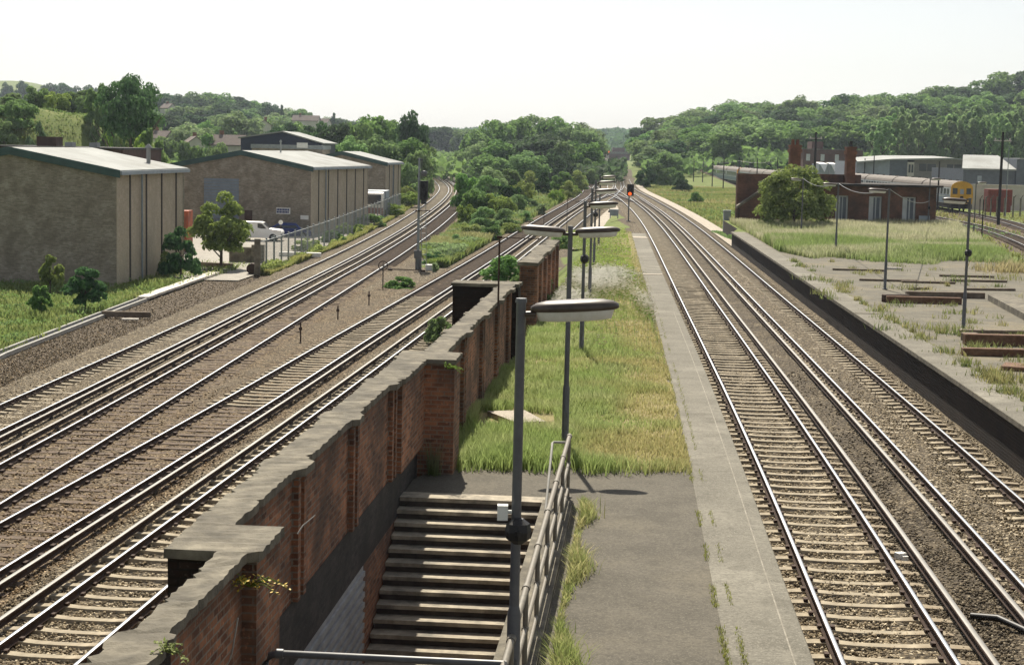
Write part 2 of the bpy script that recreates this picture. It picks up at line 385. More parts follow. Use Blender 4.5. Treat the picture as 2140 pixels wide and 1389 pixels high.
def build_ground():
    xs = sorted(set([round(v, 2) for v in np.arange(-44, 64.1, 1.0)] + [s * v for s in (-1, 1) for v in (66, 70, 75, 80, 86, 92, 100, 110, 120, 132, 145, 160, 180, 200, 230, 260, 300, 350, 400, 470, 550, 650, 780, 940, 1150, 1400, 1700)] + [-48., -52., -56., -60., -64.]))
    ys = list(np.arange(-30, 320, 2.0)) + [320 + 6 * k * (1 + k * .055) for k in range(60)] + [2000, 2300, 2600]
    V, D = [], []
    for y in ys:
        for x in xs:
            V.append((x, y, zg(x, y)))
            d = 0.0
            if X1(y) - 4.2 < x < X2(y) + 2.4 and y < 330: d = 1.0
            if X3(y) - 2.4 < x < X4(y) + 2.2 and y < 400: d = 1.0
            if X5(y) - 2.4 < x < X6(y) + 2.0: d = 1.0
            if y < 112 and -19.3 + max(0, y - 84) * .03 < x < X4(y) + 3: d = 1.0
            if y > 190 and X3(y) - 2 < x < X6(y) + 2 and y < 900: d = 1.0
            if y < 60 and x > X5(y) - 3: d = 1.0
            if 90 < y < 460 and (abs(x - X7(y)) < 2.2 or abs(x - X8(y)) < 2.2): d = .75
            if 120 < y < 190 and X6(y) + 2 < x < 60: d = max(d, .35)
            D.append(d)
    nx = len(xs); Fs = [(j*nx + i, j*nx + i + 1, (j+1)*nx + i + 1, (j+1)*nx + i) for j in range(len(ys) - 1) for i in range(nx - 1)]
    struct('ground', nmesh('ground', V, Fs, [M['ground']], {'dirt': np.array(D)}, smooth=True))
build_ground()

def strip(name, fa, fb, y0, y1, zf, mat, dy=1.0, ncol=8, tint=None, jit=.015, zx=None):
    ys = np.arange(y0, y1 + dy * .5, dy); V, T = [], []
    for y in ys:
        a, b = fa(y), fb(y)
        for i in range(ncol + 1):
            x = a + (b - a) * i / ncol
            e = -.12 if i in (0, ncol) else 0.0
            V.append((x, y, zf(y) + (random.uniform(-jit, jit) if jit else 0) + (e if jit else 0) + (zx(x, y) if zx else 0))); T.append(tint(x, y) if tint else 0.0)
    n = ncol + 1; Fs = [(j*n + i, j*n + i + 1, (j+1)*n + i + 1, (j+1)*n + i) for j in range(len(ys) - 1) for i in range(ncol)]
    return struct(name, nmesh(name, V, Fs, [mat], {'tint': np.array(T)}, smooth=True))
def tl(x, y):
    for fx in (X2, X3):
        d = abs(x - fx(y))
        if d < 1.5: return .65 if y < 200 else .4
    m = .5 * (X2(y) + X3(y))
    if abs(x - m) < .9 and y < 100: return .35
    return 0.0
def zxl(x, y):
    d1, d2, d3, d4 = x - X1(y), x - X2(y), x - X3(y), x - X4(y)
    if abs(d1) < 1.4: return .068 if d1 > -.35 else .012
    if abs(d2) < 1.5: return .072 + random.uniform(-.03, .01)
    if abs(d3) < 1.5: return (.068 if y < 50 else .04) + random.uniform(-.035, .01)
    if abs(d4) < 1.3: return .026 + random.uniform(-.014, .008)
    return .05 + .05 * math.sin(x * 3 + y * .7) * math.sin(y * .9)
def zxr(x, y):
    d5, d6 = x - X5(y), x - X6(y)
    if abs(d5) < .95: return .034 + random.uniform(-.012, .012)
    if -1.6 < d5 < 0: return .045
    if abs(d6) < 1.3: return .078 if d6 < .35 else .030
    return .065
strip('ballast', lambda y: X1(y) - 2.6, lambda y: min(X4(y) + 2.6, wx(y) - .62) if y < 46 else X4(y) + 2.2, 12, 112, lambda y: zl(y) - .03, M['ballast'], .55, 60, tl, .02, zxl)
strip('ballast', lambda y: X1(y) - 2.3, lambda y: X2(y) + 2.3, 112, 560, lambda y: zl(y) - .03, M['ballast'], 3, 14, tl)
strip('ballast', lambda y: X3(y) - 2.2, lambda y: X4(y) + 2.1, 112, 360, lambda y: zl(y) - .024, M['ballast'], 3, 14, tl)
strip('ballast', lambda y: X5(y) - 1.9, lambda y: X6(y) + 1.75, 8, 895, lambda y: -.03, M['ballast'], 1.0, 30,
      lambda x, y: -1.0 if abs(x - X5(y) - 1.72) < .75 else (-.25 if y < 400 and abs(x - X6(y)) < .6 else 0.0), .02, zxr)
strip('ballast', lambda y: X3(y) - 2.0, lambda y: X5(y) - 1.7, 300, 900, lambda y: -.05, M['ballast'], 6, 6)
strip('ballast', lambda y: X8(y) - 1.9, lambda y: X7(y) + 1.9, 96, 460, lambda y: -.045, M['ballast'], 3, 8, lambda x, y: .35)
# pale wedge of gravel where the island platform runs out
strip('gravel', lambda y: X4(y) + 2.0, lambda y: X5(y) - 1.8, 133, 262, lambda y: min(0, zl(y) + .2) - .01, M['path'], 3, 6)
strip('path', lambda y: X6(y) + 1.62, lambda y: X6(y) + 2.9, 120, 345, lambda y: .06, M['path'], 4, 2, None, 0)

def stones(name, n, y0, y1, fa, fb, zf, seed, tf):
    g = np.random.default_rng(seed); t = g.random(n); y = 1 / np.sqrt(1 / y0**2 * (1 - t) + 1 / y1**2 * t)
    A = np.array([fa(v) for v in y]); B = np.array([fb(v) for v in y]); x = A + (B - A) * g.random(n)
    z = np.array([zf(a, b) for a, b in zip(x, y)]); s = g.uniform(.016, .038, n)
    ax = g.normal(size=(n, 3, 3)); q, _ = np.linalg.qr(ax); sc = g.uniform(.6, 1.25, (n, 3)) * s[:, None]
    E = q * sc[:, None, :]; c = np.stack([x, y, z], 1)[:, None, :]
    O = np.stack([E[:, :, 0], E[:, :, 1], -E[:, :, 0], -E[:, :, 1], E[:, :, 2], -E[:, :, 2]], 1); V = (c + O).reshape(-1, 3)
    T = np.array([(0, 1, 4), (1, 2, 4), (2, 3, 4), (3, 0, 4), (1, 0, 5), (2, 1, 5), (3, 2, 5), (0, 3, 5)])
    Fs = (np.arange(n)[:, None, None] * 6 + T[None]).reshape(-1, 3)
    return tag(link(name, nmesh(name, V, Fs, [M['stone']], {'tint': np.repeat(np.array([tf(a, b) for a, b in zip(x, y)]), 6)})), kind='stuff')
t = NT('loose_stone'); r_ = t.n('NewGeometry').outputs['Random Per Island']
c_ = t.ramp(r_, [(.0, (.05, .038, .024)), (.35, (.15, .118, .074)), (.7, (.30, .24, .155)), (1., (.64, .55, .40))]); ti = t.attr('tint')
c_ = t.mix(t.math('MULTIPLY', t.math('MAXIMUM', ti, 0.0), .75), c_, (.70, .50, .30), 'MULTIPLY'); c_ = t.mix(t.math('MULTIPLY', t.math('MAXIMUM', t.math('MULTIPLY', ti, -1.0), 0.0), .6), c_, (.05, .04, .03))
M['stone'] = t.done(t.princ(c_, .95, 0, None, .15))
tr_ = lambda x, y: -1.0 if abs(x - X5(y) - 1.72) < .75 else 0.0
stones('ballast_stones', 42000, 18, 52, lambda y: X5(y) - 1.45, lambda y: X6(y) + 1.5, lambda x, y: -.025 + zxr(x, y), 301, tr_)
stones('cess_stones', 30000, 36, 105, lambda y: -18.6 + max(0, y - 84) * .03, lambda y: X1(y) - 1.6, lambda x, y: zl(y) + random.uniform(-.07, -.02), 303, lambda x, y: random.choice((-1, -1, 0, .6)))
stones('ballast_stones', 60000, 19, 58, lambda y: X1(y) - 2.4 if y > 40 else X2(y) - 1, lambda y: min(X4(y) + 2.5, wx(y) - .7), lambda x, y: zl(y) - .025 + zxl(x, y), 302, tl)

# ------------------------------------------------------------------ tracks
RP = [(-.060, .055), (.060, .055), (.060, .068), (.012, .085), (.012, .155), (.034, .165), (.034, .196), (.026, .2), (-.026, .2), (-.034, .196), (-.034, .165), (-.012, .155), (-.012, .085), (-.060, .068)]
CP = [(-.055, .13), (.055, .13), (.055, .145), (.02, .16), (.02, .2), (.045, .212), (.045, .258), (.038, .262), (-.038, .262), (-.045, .258), (-.045, .212), (-.02, .2), (-.02, .16), (-.055, .145)]
def sweep(prof, fx, zf, off, y0, y1, org, top, dy=None):
    ys = []; y = y0
    while y < y1: ys.append(y); y += dy or (1.5 if y < 120 else 5.0)
    ys.append(y1); V = []; n = len(prof)
    for y in ys:
        s = slope(fx, y); q = math.sqrt(1 + s * s)
        for px_, pz in prof:
            V.append((fx(y) + (off + px_) * 1 / q - org[0], y - (off + px_) * s / q - org[1], zf(y) + pz - org[2]))
    Fs, mi = [], []
    for j in range(len(ys) - 1):
        for i in range(n):
            k = (i + 1) % n; Fs.append((j*n + i, j*n + k, (j+1)*n + k, (j+1)*n + i)); mi.append(1 if i == top else 0)
    return V, Fs, mi
def sleeper_mesh(kind):
    b = MB()
    if kind == 'conc':
        xs = [-1.25, -.9, -.62, -.4, -.14, .14, .4, .62, .9, 1.25]; zt = [.046, .060, .058, .040, .036, .036, .040, .058, .060, .046]; wt = [.09, .10, .098, .09, .086, .086, .09, .098, .10, .09]
        V = []
        for x, z, w in zip(xs, zt, wt): V += [(x, -.135, -.14), (x, -w, z), (x, w, z), (x, .135, -.14)]
        Fs = []
        for i in range(len(xs) - 1):
            a = 4 * i; Fs += [(a, a+1, a+5, a+4), (a+1, a+2, a+6, a+5), (a+2, a+3, a+7, a+6)]
        n = len(V); Fs += [(0, 3, 2, 1), (n-4, n-3, n-2, n-1)]
        b.add(V, Fs, 0)
        for s in (-1, 1):
            for q in (-1, 1): b.box((s * .7525 + q * .092, 0, .083), (.065, .11, .05), 0, 1)
    else:
        b.box((0, 0, -.055), (2.6, .25, .20), 0, 0)
        for s in (-1, 1):
            for q in (-1, 1): b.box((s * .7525 + q * .10, 0, .075), (.085, .16, .06), 0, 1)
            b.box((s * .7525, 0, .05), (.30, .17, .02), 0, 1)
    return b.mesh('sleeper', [M['conc' if kind == 'conc' else 'timber'], M['rust']])
SL = {k: sleeper_mesh(k) for k in ('conc', 'timber')}
pot = MB(); pot.lathe((0, 0, .02), [(.06, 0), (.075, .03), (.05, .05), (.07, .08), (.04, .11)], 8); POT = pot.mesh('insulator', M['pot'])
def farsleepers(fx, zf, ys, org, mat):
    V, Fs = [], []
    for y in ys:
        a = -math.atan(slope(fx, y)); c, s = math.cos(a), math.sin(a); n = len(V)
        for dx, dy_, z in ((-1.25, -.12, .04), (1.25, -.12, .04), (1.25, .12, .04), (-1.25, .12, .04), (-1.25, -.13, -.1), (1.25, -.13, -.1), (1.25, .13, -.1), (-1.25, .13, -.1)):
            V.append((fx(y) + dx*c - dy_*s - org[0], y + dx*s + dy_*c - org[1], zf(y) + z - org[2]))
        Fs += [(n, n+1, n+2, n+3), (n+4, n+5, n+1, n), (n+5, n+6, n+2, n+1), (n+6, n+7, n+3, n+2), (n+7, n+4, n, n+3)]
    return nmesh('sleeper', V, Fs, [mat])
def track(label, fx, zf, y0, y1, kind, third=None, sp=.683, ysl=None, third_y=None, nmax=100, switch=None):
    org = (fx(y0), y0, zf(y0)); r = thing('railway_track', label, 'railway track', org)
    for off in (-.7525, .7525):
        V, Fs, mi = sweep(RP, fx, zf, off, y0, y1, org, 7); o = link('rail', nmesh('rail', V, Fs, [M['rust'], M['polish']], mi=mi), r)
    ys = np.arange(ysl or y0, min(y1, 420), sp); near, far = ys[:nmax], ys[nmax:]
    for i, y in enumerate(near):
        k = kind if switch is None or not (switch[0] < y < switch[1]) else switch[2]
        o = link('sleeper', SL[k], r, (fx(y) - org[0] + random.uniform(-.03, .03), y - org[1] + random.uniform(-.02, .02), zf(y) - org[2] + random.uniform(-.012, .008)), -math.atan(slope(fx, y)) + random.uniform(-.012, .012))
    if len(far): stuff(link('sleepers', farsleepers(fx, zf, far, org, M['conc' if kind == 'conc' else 'timber']), r))
    if third:
        a, b = third_y or (y0, y1)
        V, Fs, mi = sweep(CP, fx, zf, third * 1.205, a, b, org, 7); c = link('conductor_rail', nmesh('conductor_rail', V, Fs, [M['rust'], M['polish3']], mi=mi), r)
        for y in np.arange(a + .5, min(b, 75), 2.73):
            s = slope(fx, y); link('insulator', POT, c, (fx(y) + third * 1.205 - org[0], y - third * 1.205 * s - org[1], zf(y) - org[2]))
    return r
track('concrete-sleepered track farthest left, beside the grey cable trough', X1, zl, 36, 560, 'conc', 1, ysl=36)
track('timber-sleepered track second from the left, on rusty brown ballast', X2, zl, 26, 560, 'timber', -1, ysl=30)
track('mostly timber-sleepered track third from the left, in front of the tall signal', X3, zl, 18, 890, 'timber', 1, ysl=22, third_y=(18, 230), switch=(50.5, 400, 'conc'))
track('concrete-sleepered track right against the ruined brick parapet wall', X4, lambda y: zl(y) + .004, 14, 360, 'conc', -1, ysl=15, third_y=(14, 215))
track('track with bare curved concrete sleepers along the island platform edge', X5, z0f, 12, 890, 'conc', 1, ysl=17, third_y=(12, 240))
track('track half buried in ballast beside the dark face of the right platform', X6, z0f, 16, 890, 'conc', -1, ysl=20, third_y=(16, 240))
track('siding under the yellow-fronted train at the right edge', X7, z0f, 96, 420, 'timber', None, sp=.76, nmax=60)
track('siding curving in front of the yellow-fronted train towards the far stabled train', X8, z0f, 96, 460, 'timber', None, sp=.76, nmax=60)
Xc1 = curve([(222, 9.3), (255, 13.6), (290, 17.6), (325, 20.2)])
Xc2 = curve([(225, 15.2), (260, 15.0), (295, 14.2), (335, 15.0)])
track('crossover track slanting across the far junction towards the right', Xc1, lambda y: .006, 222, 325, 'timber', None, nmax=20)
track('crossover track slanting across the far junction towards the left', Xc2, lambda y: .010, 225, 335, 'timber', None, nmax=20)

# ------------------------------------------------------------------ platforms
def ramp_z(y, a, b): return PT * (1 - sm(a, b, y)) if y > a else PT
def platform(name, fl, fr, y0, y1, zf, mat_top, mat_face, ya=1.5, skip=None, cop_l=False, cop_r=False):
    ys = list(np.arange(y0, y1, ya)) + [y1]; b = MB()
    for j in range(len(ys) - 1):
        a, c = ys[j], ys[j + 1]; A0, A1, C0, C1 = fl(a), fr(a), fl(c), fr(c)
        b.add([(A0, a, zf(a)), (A1, a, zf(a)), (C1, c, zf(c)), (C0, c, zf(c))], [(0, 1, 2, 3)], 0)
        for (p, q, sgn) in ((A0, C0, 1), (A1, C1, -1)):
            b.add([(p + sgn*.09, a, zf(a) - .11), (q + sgn*.09, c, zf(c) - .11), (q + sgn*.09, c, -.3), (p + sgn*.09, a, -.3)], [(0, 1, 2, 3)], 1)
            b.add([(p, a, zf(a)), (q, c, zf(c)), (q, c, zf(c) - .11), (p, a, zf(a) - .11)], [(0, 1, 2, 3)], 2)
            b.add([(p, a, zf(a) - .11), (q, c, zf(c) - .11), (q + sgn*.09, c, zf(c) - .11), (p + sgn*.09, a, zf(a) - .11)], [(0, 1, 2, 3)], 2)
    return tag(b.build(name, [mat_top, mat_face, M['coping']]), kind='structure')
EL = lambda y: X5(y) - 1.5
def stair_r(y): return wx(y) + 1.93
SY = 26.45
zfl = lambda y: ramp_z(y, 116, 131)
platform('platform', stair_r, EL, 8, SY, zfl, M['tarmac'], M['brick'])
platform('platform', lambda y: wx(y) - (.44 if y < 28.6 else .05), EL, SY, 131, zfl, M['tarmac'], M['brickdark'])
b = MB()
ys = list(np.arange(8, 117, 1.5)) + [116.0]
for a, c in zip(ys[:-1], ys[1:]):
    b.add([(EL(a) - .96, a, PT + .005), (EL(a) - .012, a, PT + .005), (EL(c) - .012, c, PT + .005), (EL(c) - .96, c, PT + .005)], [(0, 1, 2, 3)])
tag(b.build('platform_edge_paving', M['strip']), kind='structure')
t = NT('worn_white_line'); v_ = t.pos(); M['line'] = t.done(t.princ(t.mix(t.ramp(t.noise(v_, 5, 5, .8), [(.46, 0.0), (.66, .55)]), (.19, .172, .135), (.42, .39, .33)), .9))
b = MB(); ys = list(np.arange(8, 60, 1.5))
for a, c in zip(ys[:-1], ys[1:]): b.add([(EL(a) - .23, a, PT + .009), (EL(a) - .21, a, PT + .009), (EL(c) - .21, c, PT + .009), (EL(c) - .23, c, PT + .009)], [(0, 1, 2, 3)])
tag(b.build('edge_line', M['line']), kind='structure')
ER = lambda y: X6(y) + 1.52
RR = curve([(8, 15), (40, 19), (60, 22), (92, 27.5), (115, 31.5), (142, 37), (150, 38)])
zfr = lambda y: ramp_z(y, 122, 128) if y > 122 else PT
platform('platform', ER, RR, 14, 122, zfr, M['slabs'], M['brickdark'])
b = MB()
ys = list(np.arange(14, 122, 1.5)) + [122.0]
for a, c in zip(ys[:-1], ys[1:]):
    b.add([(ER(a) + .012, a, PT + .005), (ER(a) + .95, a, PT + .005), (ER(c) + .95, c, PT + .005), (ER(c) + .012, c, PT + .005)], [(0, 1, 2, 3)])
tag(b.build('platform_edge_paving', M['strip']), kind='structure')
b = MB(); b.prism([(ER(122) + .2, 122), (RR(122), 122), (RR(143), 143), (17.8, 143), (16.9, 127)], -.3, PT, 1, 0)
tag(b.build('platform', [M['ground'], M['brickdark']]), kind='structure')

# ------------------------------------------------------------------ stairs, parapet wall, railings
WR = -math.atan(WS)
def wl(xl, y): return (wx(y) + xl, y)      # wall-relative position
st = thing('staircase', 'concrete stairway going down beside the parapet wall, with worn pale treads', 'staircase', (wx(SY), SY, PT), WR)
RS, TR = .145, .276
b = MB()
for i in range(0, 19):
    zt = -RS * i - (.001 if i == 0 else 0); y1 = -TR * i
    if i: b.box((.715, y1 + TR / 2, zt - .03), (2.33, TR + .03, .06), mi=0)
b.b2(-.45, 1.88, .0, .42, -.06, .004, 0)
b.build('tread', [M['step']], st)
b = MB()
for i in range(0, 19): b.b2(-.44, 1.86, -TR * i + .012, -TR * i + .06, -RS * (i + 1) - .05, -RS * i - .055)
b.build('riser', [M['riser']], st)
b = MB(); b.b2(1.885, 2.02, -19, .0, -3.4, -.012, 0); b.build('side_wall', [M['brick']], st)
b = MB(); b.b2(1.86, 2.34, -19, -.05, -.011, .06, 0); b.build('kerb', [M['coping']], st)
b = MB(); b.b2(-.6, 2.1, -19, -5.2, -3.0, -2.78, 0); b.build('landing', [M['tarmac']], st)

wall = thing('parapet_wall', 'long red brick parapet wall with broken concrete coping between the tracks and the steps', 'brick wall', (WX0, WY0, 0), WR)
def yy(Y): return Y - WY0
b = MB()
b.b2(-.28, -.10, yy(6), yy(14.9), -1.9, 3.03)
b.b2(-.82, -.46, yy(14.9), yy(29), -3.2, 3.03); b.b2(-.45, -.18, yy(29), yy(45.2), -1.9, 3.03); b.b2(-.28, -.10, yy(6), yy(14.9), -3.2, -1.9)
b.b2(-.80, -.345, yy(25.9), yy(28.55), 1.61, 3.029); b.build('wall_panel', [M['brick']], wall)
for Y in (18.6, 22.1, 25.5, 32.9, 36.6, 40.2, 43.4):
    e = -.46 if Y < 29 else -.18; q = MB(); zb_ = 1.61 if Y < 29 else .3
    for d_ in (-.22, .10): q.b2(e - .05, e + .075, yy(Y) + d_ - .07, yy(Y) + d_ + .07, zb_, 3.028)
    q.b2(e - .05, e + .03, yy(Y) - .16, yy(Y) + .05, zb_, 3.027); q.build('pilaster', [M['brick']], wall)
for (Y0, Y1, a, c) in ((10.3, 11.9, -.37, .02), (14.55, 15.5, -.76, .03), (28.5, 29.4, -.80, .17)):
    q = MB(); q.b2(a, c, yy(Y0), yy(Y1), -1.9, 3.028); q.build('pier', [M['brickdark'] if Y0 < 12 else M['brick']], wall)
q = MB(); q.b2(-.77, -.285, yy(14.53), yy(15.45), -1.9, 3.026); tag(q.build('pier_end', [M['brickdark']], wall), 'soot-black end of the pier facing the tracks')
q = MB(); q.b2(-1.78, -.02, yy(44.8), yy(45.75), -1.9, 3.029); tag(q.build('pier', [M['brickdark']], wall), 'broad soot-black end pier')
random.seed(11)
def coping(segs, z0=3.03, z1=3.118, jag=.035):
    R, L = [], []
    for (Y0, Y1, a, c) in segs:
        n = max(2, int((Y1 - Y0) / .085))
        for i in range(n + 1):
            Y = Y0 + (Y1 - Y0) * i / n
            p = .10 if any(abs(Y - q) < .3 for q in (18.6, 22.1, 25.5, 32.9, 36.6, 40.2, 43.4)) else 0
            if i in (0, n): p = 0
            ch1 = jag * 1.6 if random.random() < .07 else 0; ch2 = jag * 1.6 if random.random() < .07 else 0
            R.append((c + p - ch1 + random.uniform(-.012, .01), yy(Y))); L.append((a - p * .6 + ch2 + random.uniform(-.012, .012), yy(Y)))
    q = MB(); n = len(R)
    V = []
    for (x0, y0), (x1, y1) in zip(L, R):
        for t_ in (0, .33, .67, 1): V.append((x0 + (x1 - x0) * t_, y0 + (y1 - y0) * t_, z1 + random.uniform(-.012, .01)))
    for i in range(n - 1):
        for k in range(3): q.add([V[4*i + k], V[4*i + k + 1], V[4*i + 4 + k + 1], V[4*i + 4 + k]], [(0, 1, 2, 3)])
    for P in (L, R):
        kk = 0 if P is L else 3
        for i in range(n - 1):
            a, c = V[4*i + kk], V[4*(i+1) + kk]; q.add([a, c, (c[0], c[1], z0), (a[0], a[1], z0)], [(0, 1, 2, 3)])
            e, f = V[4*i], V[4*i + 3]; g, h = V[4*i + 4], V[4*i + 7]
            if kk == 0: q.add([(e[0], e[1], z0), (f[0], f[1], z0), (h[0], h[1], z0), (g[0], g[1], z0)], [(0, 1, 2, 3)])
    for i in (0, n - 1):
        e, f = V[4*i], V[4*i + 3]; q.add([e, f, (f[0], f[1], z0), (e[0], e[1], z0)], [(0, 1, 2, 3)])
    return q
coping([(6, 10.2, -.32, -.06), (10.25, 11.95, -.40, .05), (12, 14.45, -.30, -.03), (14.5, 15.5, -.80, .07), (15.55, 25.8, -.83, -.42), (25.85, 28.4, -.81, -.29), (28.45, 29.45, -.86, .20),
        (29.5, 44.7, -.50, -.09), (44.75, 45.8, -1.82, .02)]).build('coping', [M['coping']], wall)
# shade-dark band and pale ribbed facing on the stair side of the wall
M['greybrick'] = bricks('shaded_grey_brick', (.035, .031, .028), (.075, .064, .055), (.06, .055, .05), (.02, .018, .016), .6)
q = MB(); q.b2(-.47, -.452, yy(15.5), yy(28.5), .84, 1.60); q.build('shaded_band', [M['greybrick']], wall)  # shade on the lower wall painted in as darker grey brick
q = MB()
for k in range(34): q.b2(-.47, -.425 if k % 2 else -.455, yy(15.5), yy(23.1), .84 - .075 * (k + 1), .84 - .075 * k - .004)
q.build('ribbed_facing', [M['ribbed']], wall)
w2 = thing('ruined_wall', 'short crumbling brick wall beyond the gap, behind the tall weeds', 'brick wall', (wx(54), 54, 0), WR)
q = MB(); q.b2(-.66, -.2, 0, 14, -1.6, 2.97); q.b2(-.7, -.12, 0, .9, -1.6, 2.965)
for k in range(5): q.b2(-.21, -.1, 1.9 + 2.6 * k, 2.3 + 2.6 * k, 0, 2.96)
q.build('wall_panel', [M['brick']], w2)
WY_, WX_ = WY0, WX0
def yy(Y): return Y - 54
random.seed(5); coping([(54, 57, -.78, -.1), (57.05, 60, -.72, -.18), (60.05, 64, -.8, -.1), (64.05, 68, -.7, -.16)], 2.972, 3.09, .12).build('coping', [M['coping']], w2)

gr = thing('guard_rail', 'tubular guard rail along the platform side of the stairwell', 'railing', (wx(26.8) + 2.24, 26.8, PT), WR)
def pipe(name, pts, r, parent, m='railpipe', n=8):
    q = MB(); q.tube(pts, r, n); return q.build(name, [M[m]], parent)
pipe('top_rail', [(0, 0, 1.0), (0, -17.5, 1.0)], .036, gr)
pipe('middle_rail', [(0, 0, .56), (0, -17.5, .56)], .028, gr); pipe('bottom_rail', [(0, 0, .16), (0, -17.5, .16)], .024, gr)
for k in range(10):
    q = MB(); q.tube([(0, -.06 - 1.9 * k, -.03), (0, -.06 - 1.9 * k, .97)], .028, 8); q.lathe((0, -.06 - 1.9 * k, -.0), [(.075, 0), (.07, .02), (.035, .03)], 8)
    q.tube([(0, -.12 - 1.9 * k, 1.0), (0, -1.9 * k, 1.0)], .046, 8); q.tube([(0, -.11 - 1.9 * k, .56), (0, -.01 - 1.9 * k, .56)], .038, 8); q.build('post', [M['railpipe']], gr)
sh = thing('stair_handrail', 'thin pale handrail that bends at the top step and slopes down the stairs', 'handrail', (wx(26.6) + 1.98, 26.6, PT), WR)
pipe('handrail', [(.24, 0, .93), (.02, 0, .93), (0, -.04, .92), (0, -.3, .80), (0, -5.0, .80 - 4.7 * RS / TR)], .02, sh, 'offwhite')
for k in (1, 2.7, 4.4): pipe('bracket', [(0, -k, .42 - k * RS / TR + .46), (.06, -k, .36 - k * RS / TR + .46), (.12, -k, .36 - k * RS / TR + .46)], .012, sh)
gp = thing('cross_rail', 'single grey pipe rail across the near end of the stairwell', 'railing', (wx(14.8) + .05, 14.8, PT), WR)
pipe('rail', [(0, 0, -.4), (0, 0, .90), (.05, 0, .98), (.12, 0, 1.0), (2.2, 0, 1.0)], .035, gp, 'lampgrey')
q = MB(); q.tube([(.10, 0, 1.0), (.17, 0, 1.0)], .046, 8); q.build('collar', [M['lampgrey']], gp)

# ------------------------------------------------------------------ platform lamps
def lantern_mesh():
    a = MB(); a.lathe((0, 0, 0), [(.03, .088), (.30, .084), (.40, .066), (.455, .038), (.46, .0), (.43, -.012)][::-1], 28, sx=.90, sy=.38)
    d = MB(); d.lathe((0, 0, 0), [(.30, -.105), (.375, -.095), (.41, -.01)], 28, sx=.90, sy=.38)
    return a.mesh('lantern', M['lamptop']), d.mesh('diffuser', M['diff'])
LAN, DIF = lantern_mesh()
q = MB(); q.tube([(0, 0, 0), (0, 0, .04), (0, 0, 1.22), (0, 0, 1.3)], [.085, .066, .064, .047], 12); q.box((0, -.064, .62), (.07, .012, .34)); q.box((0, -.072, .62), (.015, .012, .03)); q.lathe((0, 0, .03), [(.12, 0), (.12, .02), (.09, .03)], 12); PB = q.mesh('post_base', M['lampgrey'])
q = MB(); q.tube([(0, 0, 1.25), (0, 0, 4.2)], [.047, .044], 12); q.tube([(0, 0, 4.18), (0, 0, 4.22)], [.055, .05], 12); PO = q.mesh('post', M['lampgrey'])
q = MB(); q.tube([(.03, 0, 0), (.14, 0, .005)], .03, 8); AR = q.mesh('arm', M['lamptop'])
q = MB(); q.lathe((0, -.05, 0), [(.05, -.12), (.11, -.075), (.125, 0), (.11, .075), (.05, .12)], 8, smooth=False); q.lathe((0, -.165, 0), [(.03, -.02), (.03, .02)], 8); SPK = q.mesh('loudspeaker', M['black'])
def lamp(label, X, Y, z, arms, group, spk=None, ht=4.2, rz=0.0, tilt=.05, box=None):
    r = thing('platform_lamp', label, 'lamp post', (X, Y, z), rz, group); k = ht / 4.2
    link('post_base', PB, r); p = link('post', PO, r, sc=(1, 1, k))
    for a in arms:
        link('arm', AR, r, (0, 0, ht - .13), 0 if a > 0 else math.pi)
        o = link('lantern', LAN, r, (a * .50, 0, ht - .10 + .03)); o.rotation_euler = (0, -tilt * a, 0)
        link('diffuser', DIF, o)
    if spk: link('loudspeaker', SPK, r, (.02, 0, spk))
    if box:
        q = MB(); q.box((-.13, -.02, box), (.10, .10, .14)); q.tube([(-.08, 0, box), (0, 0, box)], .02, 6); q.build('junction_box', [M['diff']], r)
    return r
G1 = 'lamps along the island platform'; G2 = 'lamps on the right-hand platform'
Pn = [('tall grey lamp nearest the camera, one arm, black loudspeaker beside the stair railing', .08, 15.5, (1,), 2.03, .2),
      ('two-armed platform lamp standing just past the top of the stairs', 1.03, 30.72, (1, -1), None, 0),
      ('lamp with a small black loudspeaker half hidden behind the two-armed lamp', 1.95, 46.5, (1,), 2.62, 0),
      ('slim lamp whose base is in the patch of white daisies', 2.88, 62.7, (1,), None, 0),
      ('one-armed lamp just behind the lamp in the white daisies', 3.84, 80, (1,), 2.6, 0),
      ('farthest lamp of the island platform row, near the green weeds', 4.95, 98, (1,), None, 0)]
for L, X, Y, arms, spk, bx in Pn: lamp(L, X, Y, PT, arms, G1, spk, 4.2, 0.0, .06, 2.2 if bx else None)
def pxlamp(label, px, py, ptop, arms, spk=None, z=PT, group=G2, pxt=None, **k):
    X, Y = at_z(px, py, z); zt = at_y(px, ptop, Y)[1]; return lamp(label, X, Y, z, arms, group, spk, zt - z, **k)
pxlamp('tall lamp at the near end of the right-hand platform, black loudspeaker halfway up', 2013, 690, 415, (-1,), 2.55)
pxlamp('right platform lamp at the edge of the broken paving, left of the near tall lamp', 1849, 605, 395, (-1,))
pxlamp('right platform lamp standing in pale grass just right of the big round bush', 1746, 532, 383, (-1,))
pxlamp('right platform lamp standing in front of the big round bush', 1674, 490, 373, (-1,))
pxlamp('thin lamp by the right-hand end of the ruined station building', 1939, 478, 372, (1,), 1.7)
pxlamp('lamp beside the sidings, right of the yellow train front', 2034, 500, 380, (1,), z=0.0)
